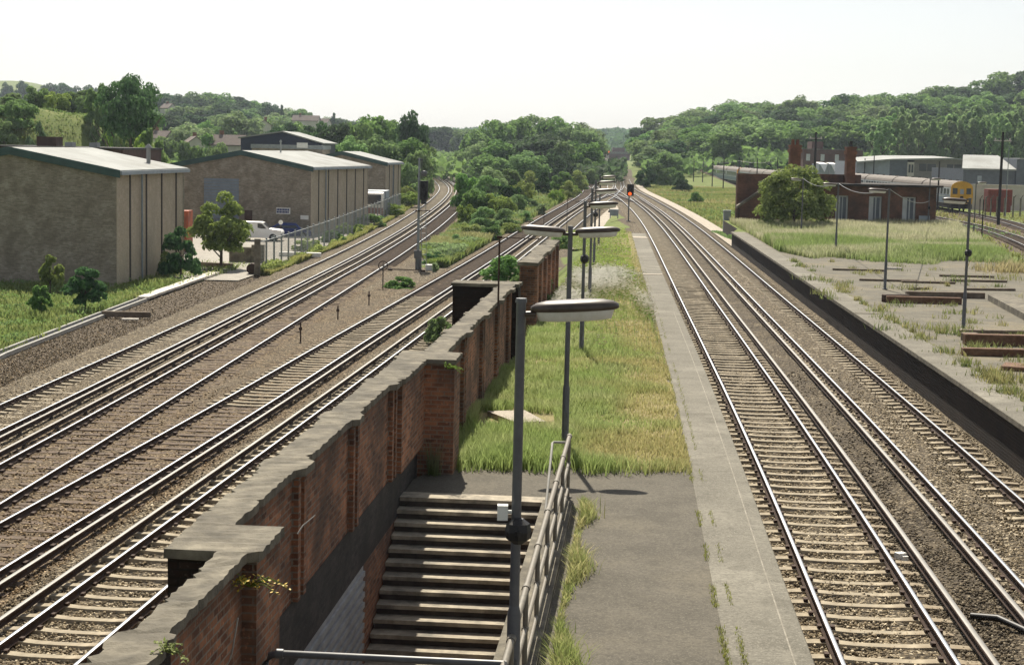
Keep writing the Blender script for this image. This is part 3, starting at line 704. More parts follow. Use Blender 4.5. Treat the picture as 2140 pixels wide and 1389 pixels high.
# cable strung between the right-hand lamps
def wire(label, pts, r=.012, sag=.5, name='overhead_cable'):
    q = MB()
    for a, c in zip(pts[:-1], pts[1:]):
        a, c = Vector(a), Vector(c); q.tube([a.lerp(c, t / 10) - Vector((0, 0, sag * 4 * (t / 10) * (1 - t / 10))) for t in range(11)], r, 5)
    return tag(q.build(name, [M['lampgrey']]), label, 'cable')
def lp(px, py, ptop):
    X, Y = at_z(px, py, PT); return (X, Y, at_y(px, ptop, Y)[1])
wire('cable sagging between the lamps of the right-hand platform', [lp(1674, 490, 373), lp(1746, 532, 383), lp(1849, 605, 395), lp(1939, 478, 420)], .02, .35)
# grey lamp head that pokes in at the left edge of the photo
x, z = at_y(-4, 1193, 14.0)
lamp('pale rounded lamp head poking in from the left edge', x - .93, 14.0, zl(14), (1,), 'lamps beside the left-hand tracks', None, z - zl(14) + .06)

# ------------------------------------------------------------------ signals, cabinets, small lineside things
X, Y = at_l(873, 562)
sg = thing('signal_post', 'tall railway signal on a ladder post between the left-hand tracks', 'signal', (X, Y, zl(Y)))
H = at_y(875, 330, Y)[1] - zl(Y)
q = MB(); q.tube([(0, 0, 0), (0, 0, H)], [.10, .075], 10); q.build('post', [M['fence']], sg)
q = MB()
for s in (-.16, .16): q.tube([(.42 + s, -.25, 0), (.28 + s, -.1, H * .78)], .022, 6)
for k in range(16): q.tube([(.26 - .14 * k / 16 * .78 + .0, -.25 + .15 * k / 16, .3 + k * H * .78 / 16.5), (.58 - .14 * k / 16 * .78, -.25 + .15 * k / 16, .3 + k * H * .78 / 16.5)], .014, 5)
q.build('ladder', [M['fence']], sg)
q = MB(); q.box((.34, -.05, H * .71), (.50, .26, 1.25)); q.box((.34, -.05, H * .71 - .75), (.34, .2, .3)); q.build('signal_head', [M['black']], sg)
for k in range(3):
    h = MB(); h.tube([(.34, -.19, H * .71 + .36 - .36 * k), (.34, -.42, H * .71 + .36 - .36 * k)], .13, 10, cap=False); h.build('lens_hood', [M['black']], sg)
q = MB(); q.box((.25, -.1, H * .53), (1.25, .7, .05)); q.build('maintenance_platform', [M['rust']], sg)
q = MB(); q.box((.05, 0, H * .985), (.34, .12, .10)); q.box((.16, 0, H * .9), (.05, .05, 1.2)); q.lathe((.32, -.03, H * .86), [(.05, -.2), (.2, -.12), (.2, .12), (.05, .2)], 10); q.build('route_indicator', [M['lampgrey']], sg)
q = MB(); q.box((0, -.14, .98), (.50, .22, .52)); q.box((-.1, -.1, .35), (.12, .12, .7)); q.box((.14, -.1, .35), (.16, .14, .7)); q.build('junction_box', [M['lampgrey']], sg)

X, Y = at_z(1313, 463, 0)
rs = thing('signal_post', 'short signal showing a red light between the converging tracks', 'signal', (X, Y, 0))
H = at_y(1316, 385, Y)[1]
q = MB(); q.tube([(0, 0, 0), (0, 0, H - .9)], .07, 10); q.box((0, 0, .05), (.4, .4, .1)); q.build('post', [M['lampgrey']], rs)
q = MB(); q.box((.12, 0, H - .56), (.66, .2, 1.12)); q.build('signal_head', [M['black']], rs)
for k in range(3):
    h = MB(); zc = H - .92 + .34 * k; h.tube([(.08, -.1, zc), (.08, -.32, zc)], .15, 12, cap=False); h.build('lens_hood', [M['black']], rs)
q = MB(); q.lathe((.06, 0, 0), [(.16, -.02), (.16, .02)], 14); o = q.build('red_lamp', [M['redlamp']], rs, (0, -.2, H - .92)); o.rotation_euler = (rad(90), 0, 0)
X, Y = 38.0, 650.0; X, zt = at_y(1271, 318, Y)
fs = thing('signal_post', 'tiny distant signal with an orange light beside the brick bridge', 'signal', (X, Y, 0))
q = MB(); q.tube([(0, 0, 0), (0, 0, zt + .6)], .12, 8); q.build('post', [M['lampgrey']], fs)
q = MB(); q.box((0, 0, zt), (1.0, .3, 1.9)); q.build('signal_head', [M['black']], fs)
q = MB(); q.lathe((0, 0, 0), [(.42, -.03), (.42, .03)], 12); o = q.build('orange_lamp', [M['redlamp']], fs, (0, -.22, zt + .1)); o.rotation_euler = (rad(90), 0, 0)

def cabinet(label, X, Y, z, w, d, h, m='lightclad', legs=False, cat='cabinet'):
    r = thing('relay_cabinet', label, cat, (X, Y, z)); z0 = .25 if legs else .0
    q = MB(); q.b2(-w/2, w/2, -d/2, d/2, z0, h); q.b2(-w/2 - .04, w/2 + .04, -d/2 - .05, d/2 + .04, h, h + .05)
    if legs: q.b2(-w/2, -w/2 + .08, -d/2, d/2, 0, z0); q.b2(w/2 - .08, w/2, -d/2, d/2, 0, z0)
    q.build('case', [M[m]], r)
    for s in ((-1, 1) if w > .6 else (0,)):
        q = MB(); dw = w / 2 - .05 if w > .6 else w - .1; q.box((s * w / 4, -d/2 - .012, (z0 + h) / 2), (dw, .02, h - z0 - .15)); q.box((s * w / 4 + dw * .4, -d/2 - .035, (z0 + h) / 2), (.03, .03, .14)); q.build('door', [M[m]], r)
X, Y = at_z(1518, 486, .06); cabinet('tall slim grey cabinet at the far end of the right-hand platform', X, Y, .06, .58, .5, 1.85, 'lightclad')
X, Y = at_z(1283, 456, 0); cabinet('low grey relay cabinet on legs beside the red signal', X, Y, 0, .85, .5, .85, 'lightclad', True)
X, Y = at_z(1279, 446, 0)
pm = thing('ground_signal', 'small dark ground signal behind the low grey cabinet', 'signal', (X - .1, Y + 3, 0))
q = MB(); q.tube([(0, 0, 0), (0, 0, 1.0)], .05, 8); q.box((0, 0, .1), (.3, .3, .2)); q.build('post', [M['black']], pm)
q = MB(); q.box((.12, -.04, .95), (.4, .16, .35)); q.tube([(.05, -.12, .98), (.05, -.25, .98)], .07, 8); q.build('signal_head', [M['black']], pm)

def at_l3(px, py): x, y = at_l(px, py); return (x, y, zl(y))
for L, px, py, ht in (('dark marker peg farthest right of three between the left tracks', 771, 637, .7), ('middle dark marker peg with a short foot between the left tracks', 706, 668, .65), ('nearest dark marker peg between the left tracks', 628, 714, .8)):
    p = at_l3(px, py); r = thing('marker_peg', L, 'marker post', p, 0, 'marker pegs between the left-hand tracks')
    q = MB(); q.box((0, 0, ht / 2), (.06, .05, ht)); q.build('peg', [M['rust']], r); q = MB(); q.box((0, -.03, ht * .68), (.14, .06, .12)); q.build('bracket', [M['rust']], r)
p = at_l3(800, 603); r = thing('wire_pulley', 'spoked signal wire wheel on a thin post left of the tall signal', 'pulley', p)
q = MB(); q.tube([(0, 0, 0), (0, 0, 1.2)], .035, 6); q.build('post', [M['black']], r)
q = MB(); q.tube([(.26 * math.cos(k * math.pi / 8), 0, 1.3 + .26 * math.sin(k * math.pi / 8)) for k in range(17)], .03, 6); q.tube([(-.26, 0, 1.3), (.26, 0, 1.3)], .02, 5); q.tube([(0, 0, 1.04), (0, 0, 1.56)], .02, 5); q.build('wheel', [M['rust']], r)
a = at_l3(815, 566); c = at_l3(884, 569)
q = MB(); q.tube([(a[0], a[1], a[2] + .12), (c[0], c[1], c[2] + .12)], .04, 6); q.box((c[0], c[1], c[2] + .05), (.3, .3, .2)); q.box((a[0], a[1], a[2] + .05), (.3, .3, .2)); tag(q.build('point_rod', [M['rust']]), 'rusty horizontal rod at the foot of the tall signal', 'rod')
# lattice-thin posts on the island side
for L, px, py, pt in (('thin rusty rod standing on the broad end pier of the parapet wall', 1041, 640, 496), ('thin post beside the second track beyond the weeds', 1136, 478, 430), ('thin post near the overgrown end of the platform', 1184, 492, 418)):
    X, Y = at_z(px, py, 3.15 if px == 1041 else .2); zt = at_y(px, pt, Y)[1]; zb = 3.15 if px == 1041 else .0
    q = MB(); q.tube([(0, 0, 0), (0, 0, zt - zb)], .025, 6); q.box((0, 0, zt - zb), (.12, .06, .06)); q.tube([(0, 0, zt - zb), (.9, .2, zt - zb - .02)], .012, 5); tag(q.build('wire_post', [M['rust']], None, (X, Y, zb)), L, 'post')

# cable trough and slabs on the far left
tr = thing('cable_trough', 'concrete cable trough running along the left edge of the ballast', 'cable trough', at_l3(0, 742))
pts = [at_l3(*p) for p in ((-60, 772), (0, 742), (100, 703), (200, 664), (297, 627))]; o = pts[1]
q = MB()
for off, h in ((-.22, .16), (.22, .16)):
    for a, c in zip(pts[:-1], pts[1:]):
        d = (Vector(c) - Vector(a)); n = Vector((d.y, -d.x, 0)).normalized() * off; ang = math.atan2(d.y, d.x)
        m = (Vector(a) + Vector(c)) / 2 + n - Vector(o); q.box((m.x, m.y, m.z + .03), (d.length + .02, .10, h), ang)
q.build('trough_side', [M['offwhite']], tr)
q = MB()
for a, c in zip(pts[:-1], pts[1:]):
    d = (Vector(c) - Vector(a)); m = (Vector(a) + Vector(c)) / 2 - Vector(o); q.box((m.x, m.y, m.z - .02), (d.length, .32, .06), math.atan2(d.y, d.x))
q.build('cable', [M['plinth']], tr)
a, c = Vector(at_l3(297, 626)), Vector(at_l3(448, 573)); d = c - a; ang = math.atan2(d.y, d.x)
for k in range(9):
    m = a + d * ((k + .5) / 9); q = MB(); q.box((0, 0, .09), (d.length / 9 - .03, .62, .12), 0); ob = q.build('trough_lid', [M['render']], None, tuple(m + Vector((random.uniform(-.03, .03), 0, 0))), ang + random.uniform(-.02, .02)); tag(ob, 'pale concrete lid in the row leading to the tree by the warehouse yard', 'concrete slab', 'pale slabs beyond the cable trough')
pts = [at_l3(*p) for p in ((897, 565), (905, 548), (922, 520), (945, 493))]
tk = thing('concrete_kerb', 'curved white concrete kerb right of the tall signal', 'kerb', pts[0]); q = MB()
for a, c in zip(pts[:-1], pts[1:]):
    d = Vector(c) - Vector(a); m = (Vector(a) + Vector(c)) / 2 - Vector(pts[0]); q.box((m.x, m.y, m.z + .08), (d.length + .05, .4, .26), math.atan2(d.y, d.x))
q.build('kerb_stone', [M['render']], tk); q = MB(); q.box((0.1, -.2, .2), (.65, .6, .4)); q.build('end_block', [M['white']], tk)
def chunk(label, p, d, m, rz=0.0, name='timber_sleeper', cat='timber', group=None, rx=0.0, ry=0.0):
    q = MB(); q.box((0, 0, d[2] / 2), d, 0, 0, rx, ry)
    n = int(d[0] / .6)
    o = q.build(name, [M[m]], None, p, rz); bv = o.modifiers.new('b', 'BEVEL'); bv.width = min(.02, d[2] * .2); return tag(o, label, cat, group)
chunk('dark timber baulk lying beside the cable trough', at_l3(264, 662), (2.2, .28, .25), 'wood', .0)
chunk('pale broken board on the cinders near the dark baulk', at_l3(272, 668), (.75, .3, .06), 'render', .1, 'board', 'board')
chunk('white slab on the ballast by the end of the wire fence', at_l3(627, 536), (3.0, .55, .3), 'white', .0, 'concrete_slab', 'concrete slab')
chunk('timber baulk in the shade under the young tree', at_l3(440, 558), (3.2, .35, .3), 'wood', -.35)
p = at_l3(528, 572); q = MB(); q.tube([(0, -.4, .33), (0, .5, .33)], .33, 16); q.tube([(0, -.43, .33), (0, -.41, .33)], .26, 16); tag(q.build('rusty_drum', [M['rust']], None, p), 'rusty drum lying on its side by the fence end post', 'drum')
p = at_l3(530, 548); q = MB(); q.box((-.9, .3, .5), (1.5, .8, 1.0)); q.box((.3, 0, .6), (.8, .7, 1.2)); tag(q.build('concrete_block', [M['coping']], None, p), 'pale concrete blocks stacked behind the fence end post', 'blocks')

# debris on the right-hand platform
def p3(px, py, z=PT): x, y = at_z(px, py, z); return (x, y, z)
D = [('rotten timber at the front of the far sleeper pile', 1930, 634, (2.9, .30, .26), 'rustwood', -.02), ('dark timber behind the front one in the far sleeper pile', 1975, 622, (3.2, .3, .24), 'wood', .03), ('short dark timber at the left end of the far sleeper pile', 1872, 631, (1.1, .3, .3), 'rust', .25),
     ('rusty timber nearest the tall right lamp in the near pile', 2096, 722, (2.4, .32, .34), 'rustwood', .0), ('rusty timber lying in front of the near pile', 2090, 744, (2.2, .28, .22), 'rustwood', -.02), ('dark timber behind the near rusty pile', 2075, 702, (2.2, .3, .2), 'wood', .05),
     ('rusty flat plate at the right edge of the old platform', 2135, 772, (1.0, 1.0, .12), 'rustwood', -.4)]
for L, px, py, d, m, rz in D: chunk(L, p3(px, py), d, m, rz, 'timber_baulk', 'timber', 'timbers dumped on the old platform')
chunk('stub of timber by the foot of the tall right lamp', p3(2028, 712), (.5, .4, .25), 'wood', .1, 'timber_baulk', 'timber', 'timbers dumped on the old platform')
for i, (L, px, py, w, rz) in enumerate((('long dark plank left of the far sleeper pile, behind the second lamp', 1858, 588, 2.7, -.03), ('dark plank continuing right from the long plank', 1940, 592, 2.4, -.05), ('upper of two thin planks behind the tall right lamp', 2020, 579, 2.6, -.02), ('lower of two thin planks behind the tall right lamp', 2045, 589, 2.6, -.03),
      ('broken board leaning on top of the far sleeper pile', 1920, 605, 1.0, .5), ('grey plank at the foot of the tall grass near the lamp', 1795, 566, 2.6, -.05), ('pale plank just right of the second lamp base', 1868, 563, .8, .0), ('thin lath on the paving between the two piles', 2070, 607, 2.2, .12))):
    chunk(L, p3(px, py), (w, .2, .1), 'wood' if i != 6 else 'render', rz, 'plank', 'plank', 'planks scattered on the old platform')
a, c = Vector(p3(2062, 628)), Vector(p3(2175, 690)); d = c - a; q = MB(); q.box((0, 0, .1), (d.length, 1.0, .28)); tag(q.build('concrete_plinth', [M['coping']], None, tuple((a + c) / 2 + Vector((.55, 0, 0))), math.atan2(d.y, d.x)), 'raised concrete plinth at the right edge of the old platform', 'plinth')
for L, px, py, w in (('pale cross slab set in the right platform edge', 1812, 655, 1.2), ('pale cross slab near the far end of the right platform edge', 1640, 578, .9)):
    Y = at_z(px, py, PT)[1]; q = MB(); q.box((0, 0, .011), (.9, .32, .02)); tag(q.build('edge_slab', [M['coping']], None, (ER(Y) + .5, Y, PT), -.05), L, 'slab')
V4 = [p3(*p) for p in ((1018, 870), (1078, 894), (1140, 892), (1096, 868))]; q = MB(); o = V4[0]; q.prism([(v[0] - o[0], v[1] - o[1]) for v in (V4[1], V4[2], V4[3], V4[0])], .02, .12); tag(q.build('concrete_slab', [M['path']], None, o), 'pale concrete slab lying in the grass near the steps', 'slab')
for L, py, w in (('pale crossing slab across the island platform edge', 574, .55), ('broad pale slab in the far end of the island platform edge', 497, 2.2)):
    x, y = at_z(1370, py, PT); q = MB(); q.box((EL(y) - .50, y, PT + .016), (.92, w, .02)); tag(q.build('edge_slab', [M['path']]), L, 'slab')
q = MB(); x, y = at_z(2022, 1300, 0); q.tube([(x + .05, y, .1), (x + .35, y - .3, .16), (x + .6, y - .75, .12), (x + .7, y - 1.4, .1), (x + .7, y - 2.4, .1)], .05, 8); tag(q.build('cable', [M['black']]), 'thick black cable curling from the conductor rail at the lower right', 'cable')
q = MB(); x, y = at_z(1881, 1166, .05); q.box((x, y, .1), (.16, .12, .10), .5); q.box((x + .06, y - .07, .07), (.1, .08, .08), .2); tag(q.build('litter', [M['white']]), 'scrap of white litter beside the right-hand rail', 'litter')

# ------------------------------------------------------------------ brick warehouses on the left
def warehouse(label, pn, Yn, pf, Yf, W, rise, npil, zb_add=-.2, wallm='wh_brick'):
    xn, zn = at_y(pn[0], pn[1], Yn); xf, zf_ = at_y(pf[0], pf[1], Yf); ez = (zn + zf_) / 2
    d = Vector((xf - xn, Yf - Yn)); L = d.length; rz = math.atan2(d.y, d.x) - math.pi / 2
    zb = zl(Yn) + zb_add; H = ez - zb; r = thing('brick_warehouse', label, 'warehouse', (xn, Yn, zb), rz)
    R = H + rise
    q = MB(); q.ext([(0, 0), (0, H - .1), (-W, R - .1), (-2*W, H - .1), (-2*W, 0)], 0, .3); q.ext([(0, 0), (0, H - .1), (-W, R - .1), (-2*W, H - .1), (-2*W, 0)], L - .3, L); q.b2(-2*W, -2*W + .3, .3, L - .3, 0, H - .1)
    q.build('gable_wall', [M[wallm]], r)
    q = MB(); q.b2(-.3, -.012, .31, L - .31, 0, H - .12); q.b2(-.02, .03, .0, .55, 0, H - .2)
    q.build('side_wall', [M['wh_skylit']], r)
    for k in range(npil):
        y = .9 + (L - 1.2) * (k + .5) / npil
        q = MB(); q.b2(-.03, .035, y - .09, y + .09, 0, H - .2); q.build('joint_strip', [M['darkgap']], r)
    y = .9 + (L - 1.2) * 1.0 / npil; q = MB(); q.tube([(.12, y + .35, 0), (.12, y + .35, H - .25)], .06, 8); q.build('downpipe', [M['pipegrey']], r)
    q = MB(); t = .09
    for s in (0, 1):
        x0, x1, z0, z1 = (.25, -W, H - rise * .25 / W, R) if s == 0 else (-W, -2*W - .25, R, H - rise * .25 / W)
        q.add([(x0, -.15, z0), (x1, -.15, z1), (x1, L + .15, z1), (x0, L + .15, z0), (x0, -.15, z0 + t), (x1, -.15, z1 + t), (x1, L + .15, z1 + t), (x0, L + .15, z0 + t)],
              [(0, 1, 2, 3), (4, 5, 6, 7), (0, 1, 5, 4), (2, 3, 7, 6), (0, 3, 7, 4), (1, 2, 6, 5)])
    q.build('roof', [M['roof']], r)
    q = MB(); w = .42
    for s in (0, 1):
        x0, x1, z0, z1 = (.27, -W, H - rise * .27 / W + t, R + t) if s == 0 else (-W, -2*W - .27, R + t, H - rise * .27 / W + t)
        q.add([(x0, -.24, z0 + .02), (x1, -.24, z1 + .02), (x1, -.24, z1 - w), (x0, -.24, z0 - w), (x0, -.155, z0 + .02), (x1, -.155, z1 + .02), (x1, -.155, z1 - w), (x0, -.155, z0 - w)],
              [(0, 1, 2, 3), (4, 5, 6, 7), (0, 1, 5, 4), (2, 3, 7, 6), (0, 3, 7, 4), (1, 2, 6, 5)])
    q.build('fascia', [M['green']], r)
    q = MB(); q.b2(.262, .36, -.1, L + .1, H - .22, H - .02); q.build('gutter', [M['lightclad']], r)
    return r, H, L, rz
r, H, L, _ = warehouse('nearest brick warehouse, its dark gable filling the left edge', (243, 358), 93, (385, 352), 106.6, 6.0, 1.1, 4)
q = MB(); q.lathe((-1.4, L * .78, H + .15), [(.13, 0), (.13, 1.1)], 12); q.lathe((-1.4, L * .78, H + 1.25), [(.24, .0), (.22, .08), (.05, .26)], 12); q.build('flue', [M['roof']], r)
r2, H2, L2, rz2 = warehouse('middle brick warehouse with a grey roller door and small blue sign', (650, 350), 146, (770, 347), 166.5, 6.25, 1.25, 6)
def onwall(px, py): # point on the front gable of the middle warehouse, local x,z
    x, z = at_y(px, py, 146.0); return (x - r2.location.x) / math.cos(rz2), z - r2.location.z
def plate(parent, name, px0, py0, px1, py1, m, proud=.06, th=.05):
    a, c = onwall(px0, py0), onwall(px1, py1); q = MB(); q.b2(min(a[0], c[0]), max(a[0], c[0]), -proud, -proud + th, min(a[1], c[1]), max(a[1], c[1])); return q.build(name, [M[m]], parent)
q = MB(); a, c = onwall(420, 372), onwall(495, 470)
for k in range(22):
    z = c[1] - 1.6 + (a[1] - c[1] + 1.6) * k / 22; q.b2(a[0], c[0], -.05, .02, z, z + (a[1] - c[1] + 1.6) / 22 - .03)
q.build('roller_door', [M['door']], r2); plate(r2, 'door', 508, 440, 524, 482, 'brown')
sgn = plate(r2, 'sign', 576, 434, 606, 448, 'white', .08)
a, c = onwall(577.2, 435.2), onwall(604.8, 446.8); random.seed(3)
for row, (z0, z1) in enumerate(((.55, .92), (.1, .45))):
    q = MB(); xx = a[0]; h = a[1] - c[1]; k = 0
    while xx < c[0] - .1:
        w = random.choice((.09, .11, .13)); q.b2(xx, min(xx + w, c[0]), -.095, -.082, c[1] + h * z0, c[1] + h * z1); xx += w + .03
    q.build('lettering', [M['blue']], sgn)
plate(r2, 'notice', 628, 450, 645, 459, 'white', .08)
q = MB(); q.lathe((-5.6, 9.5, H2 + 1.2), [(.07, 0), (.07, .95)], 8); q.lathe((-5.6, 9.5, H2 + 2.15), [(.13, .0), (.12, .08), (.03, .2)], 8); q.build('flue', [M['roof']], r2)
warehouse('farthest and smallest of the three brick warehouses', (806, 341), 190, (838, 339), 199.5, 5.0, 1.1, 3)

def boxbuild(name, label, cat, px0, px1, ytop, Y, depth, zb, mat, group=None):
    x0, z0 = at_y(px0, ytop, Y); x1, z1 = at_y(px1, ytop, Y)
    r = thing(name, label, cat, ((x0 + x1) / 2, Y, zb), 0, group); return r, x1 - x0, (z0 + z1) / 2 - zb
r, w, h = boxbuild('brick_building', 'low flat-roofed dark brick building behind the nearest warehouse', 'building', -40, 256, 306, 128, 14, zl(128), 'brown')
q = MB(); q.b2(-w/2, w/2, 0, 14, 0, h - .15); q.build('wall', [M['brown']], r); q = MB(); q.b2(-w/2 - .1, w/2 + .1, -.1, 14.1, h - .15, h); q.build('roof', [M['plinth']], r)
x, z = at_y(104, 286, 132); q = MB(); q.b2(x - r.location.x - .75, x - r.location.x + .75, 3, 5, h, z - r.location.z); q.build('plant_room', [M['brown']], r)
for px in (147, 198):
    x, z = at_y(px, 300, 131); q = MB(); q.b2(x - r.location.x - .3, x - r.location.x + .3, 2.5, 3.5, h, h + .35); q.build('rooflight', [M['roof']], r)
Y = 212.0
A = [at_y(*p, Y) for p in ((503, 289), (590, 277), (672, 301))]; cx = A[1][0]; zb = zl(Y)
r = thing('steel_shed', 'navy blue steel shed showing above the middle warehouse roof', 'shed', (cx, Y, zb))
q = MB(); q.ext([(A[0][0]-cx, 0), (A[2][0]-cx, 0), (A[2][0]-cx, A[2][1]-zb), (0, A[1][1]-zb), (A[0][0]-cx, A[0][1]-zb)], 0, 16); q.build('wall', [M['bluesteel']], r)
q = MB()
for (p, s) in ((A[0], -.3), (A[2], .3)):
    q.add([(p[0]-cx+s, -.3, p[1]-zb-.02), (0, -.3, A[1][1]-zb+.04), (0, 16.3, A[1][1]-zb+.04), (p[0]-cx+s, 16.3, p[1]-zb-.02), (p[0]-cx+s, -.3, p[1]-zb+.13), (0, -.3, A[1][1]-zb+.19), (0, 16.3, A[1][1]-zb+.19), (p[0]-cx+s, 16.3, p[1]-zb+.13)],
          [(0, 1, 2, 3), (4, 5, 6, 7), (0, 1, 5, 4), (2, 3, 7, 6), (0, 3, 7, 4), (1, 2, 6, 5)])
q.build('roof', [M['roof']], r)
r, w, h = boxbuild('brick_building', 'low brick building with a pale parapet in front of the navy shed', 'building', 526, 674, 303, 196, 8, zl(196), 'brown')
q = MB(); q.b2(-w/2, w/2, 0, 8, 0, h - .45); q.build('wall', [M['wh_brick']], r); q = MB(); q.b2(-w/2 - .1, w/2 + .1, -.12, 8.1, h - .45, h); q.build('parapet', [M['fence']], r)
x, z = at_y(630, 303, 195); q = MB(); q.box((x - r.location.x, -.3, z - r.location.z - .05), (1.25, .1, .6)); q.build('sign_board', [M['white']], r)

# yard, palisade fence, vehicles
q = MB(); P = [at_l(px, py) for px, py in ((378, 512), (540, 575), (640, 522), (780, 470), (700, 455), (560, 470), (380, 478))]
P = [(-20.6, 99), (-15.9, 99), (-13.9, 150), (-13.0, 190), (-25, 190), (-34, 139), (-34, 108), (-20.6, 108)]
strip('yard', lambda y: -32.0, lambda y: np.interp(y, [107, 150, 190], [-15.6, -14.2, -13.2]), 107, 190, lambda y: zl(y) + .0, M['yard'], 3, 4, None, 0)
strip('yard', lambda y: -20.4, lambda y: np.interp(y, [97, 107], [-16.2, -15.6]), 98, 107, lambda y: zl(y) + .0, M['yard'], 3, 4, None, 0)
A = Vector(at_l(541, 574)); C_ = Vector(at_y(838, 405, 188)[:1] + (188.0,)); C_ = Vector((at_y(838, 405, 188)[0], 188.0)); Dv = C_ - A; N = int(Dv.length / 2.75); rz = math.atan2(Dv.y, Dv.x)
FA, FC = A.copy(), C_.copy()
fe = thing('wire_fence', 'grey wire mesh fence on posts between the warehouse yard and the tracks', 'fence', (A.x, A.y, zl(A.y)))
q = MB()
for k in range(20): q.box((.07 + k * .138, 0, 1.0), (.007, .007, 1.9))
for k in range(9): q.box((1.375, 0, .1 + .22 * k), (2.75, .006, .006))
q.box((1.375, 0, 1.98), (2.75, .035, .05)); FP = q.mesh('fence_panel', M['fence'])
q = MB(); q.box((0, .05, 1.05), (.12, .10, 2.15)); FPO = q.mesh('post', M['fence'])
q = MB(); q.box((-.1, 0, 1.1), (.34, .3, 2.2)); q.build('end_post', [M['coping']], fe)
for k in range(N):
    p = A + Dv * (k / N); z = zl(p.y) - zl(A.y)
    link('fence_panel', FP, fe, (p.x - A.x, p.y - A.y, z), rz); link('post', FPO, fe, (p.x - A.x, p.y - A.y, z), rz)
def car(name, label, cat, loc, rz, prof, win, L, W, m, wheels, extra=None, cols=None):
    r = thing(name, label, cat, loc, rz); q = MB(); q.extx  # outline in local x(length)-z, pushed across the width
    q = MB(); n = len(prof); ins = .88
    V = []
    for s in (-1, 1):
        for x, z in prof: V.append((x, s * W / 2 * (1 if z < 1.0 else ins), z))
    q.add(V, [(i, (i+1) % n, n + (i+1) % n, n + i) for i in range(n)] + [tuple(range(n)), tuple(range(n, 2*n))]); o = q.build('body', [M[m]], r)
    bv = o.modifiers.new('b', 'BEVEL'); bv.width = .05; bv.segments = 2
    for s in (-1, 1):
        for poly in win:
            y = s * W / 2; V = [(x, y * (1.004 if z < 1.0 else ins + .012), z) for x, z in poly]; q = MB(); q.add(V, [tuple(range(len(V)))]); q.build('window', [M['window']], r)
    for x in wheels:
        for s in (-1, 1):
            q = MB(); q.tube([(x, s * (W/2 - .16), .3), (x, s * (W/2 + .01), .3)], .3, 16); w_ = q.build('wheel', [M['tyre']], r)
            h = MB(); h.tube([(x, s * (W/2), .3), (x, s * (W/2 + .02), .3)], .16, 12); h.build('hub', [M['fence']], w_)
    for s in (-1, 1):
        q = MB(); q.box((L / 2 - .02, s * (W/2 - .25), .68), (.06, .28, .14)); q.build('headlight', [M['diff']], r)
    for s in (-1, 1): q = MB(); q.box((s * (L/2 + .02), 0, .42), (.1, W - .1, .14)); q.build('bumper', [M['black']], r)
    return r
p = (at_y(541, 490, 137)[0], 137.0, zl(137))
vp = [(-1.95, .25), (1.95, .25), (1.97, .75), (1.85, .92), (.95, 1.02), (.42, 1.48), (.2, 1.54), (-1.75, 1.56), (-1.93, 1.45), (-1.97, .8)]
v = car('delivery_van', 'white car-derived van parked in the warehouse yard', 'van', p, .0, vp, [[(.0, 1.0), (.72, 1.0), (.36, 1.38), (.0, 1.42)]], 3.95, 1.62, 'vanwhite', (-1.25, 1.25))
q = MB()
for k in range(6): q.b2(-1.4 + .14 * k, -1.4 + .14 * k + .11, -.745, -.738, 1.24, 1.40)
q.build('lettering', [M['blue']], v)
q = MB(); q.add([(.44, -.66, 1.44), (.44, .66, 1.44), (.92, .70, 1.06), (.92, -.70, 1.06)], [(0, 1, 2, 3)]); o = q.build('windscreen', [M['window']], v); o.location = (.02, 0, .02)
p = at_l(608, 484); p = (at_y(606, 480, 144)[0], 144.0, zl(143) - .25); cp = [(-1.8, .25), (1.8, .25), (1.82, .7), (1.0, .85), (.5, 1.32), (-.9, 1.36), (-1.6, .95), (-1.82, .85)]
car('parked_car', 'dark blue car parked against the middle warehouse, half behind the fence', 'car', p, .1, cp, [[(-1.3, .95), (.75, .92), (.42, 1.26), (-.85, 1.29)]], 3.6, 1.6, 'blue', (-1.15, 1.15))
x, z = at_y(583, 466, 139.5); q = MB(); q.tube([(0, 0, 0), (0, 0, z - zl(139))], .04, 6); r = thing('sign_post', 'small round white disc on a post beside the blue car', 'sign', (x, 140.6, zl(140))); q.build('post', [M['brown']], r)
q = MB(); q.lathe((0, 0, 0), [(.19, -.02), (.19, .02)], 16); o = q.build('disc', [M['white']], r, (0, -.05, z - zl(139))); o.rotation_euler = (rad(90), 0, 0)
p = at_l(393, 497); zt = at_y(393, 441, 122)[1]; x = at_y(393, 470, 122)[0]
r = thing('skip_container', 'orange steel container standing in the gap beside the nearest warehouse', 'container', (x - .80, 122, zl(122)))
q = MB(); q.b2(-.8, .8, 0, 1.8, .1, zt - zl(122)); 
for k in range(5): q.b2(-.78 + .37 * k, -.70 + .37 * k, -.05, .01, .12, zt - zl(122) - .03)
q.build('body', [M['orange']], r); q = MB(); q.b2(-.84, .84, -.06, .0, zt - zl(122) - .12, zt - zl(122)); q.build('rim', [M['orange']], r)
x, z = at_y(781, 402, 172); r = thing('lorry', 'white and red lorry cab showing past the corner of the middle warehouse', 'lorry', (x, 172, zl(172)))
h = z - zl(172); q = MB(); q.extx([(0, .5), (0, h * .5), (.25, h - .1), (.5, h), (2.0, h), (2.0, .5)], -.95, .95); q.build('cab', [M['white']], r)
q = MB(); q.add([(-.8, -.01 + .06, h * .55), (.8, .05, h * .55), (.75, .235, h - .25), (-.75, .235, h - .25)], [(0, 1, 2, 3)]); o = q.build('windscreen', [M['window']], r); o.location = (0, -.05, 0)
q = MB(); q.b2(-.97, .97, -.04, .0, .5, h * .42); q.build('grille', [M['redpaint']], r); q = MB(); q.b2(-1.1, 1.1, 2.1, 7, .9, h + .1); q.build('load_body', [M['lightclad']], r)
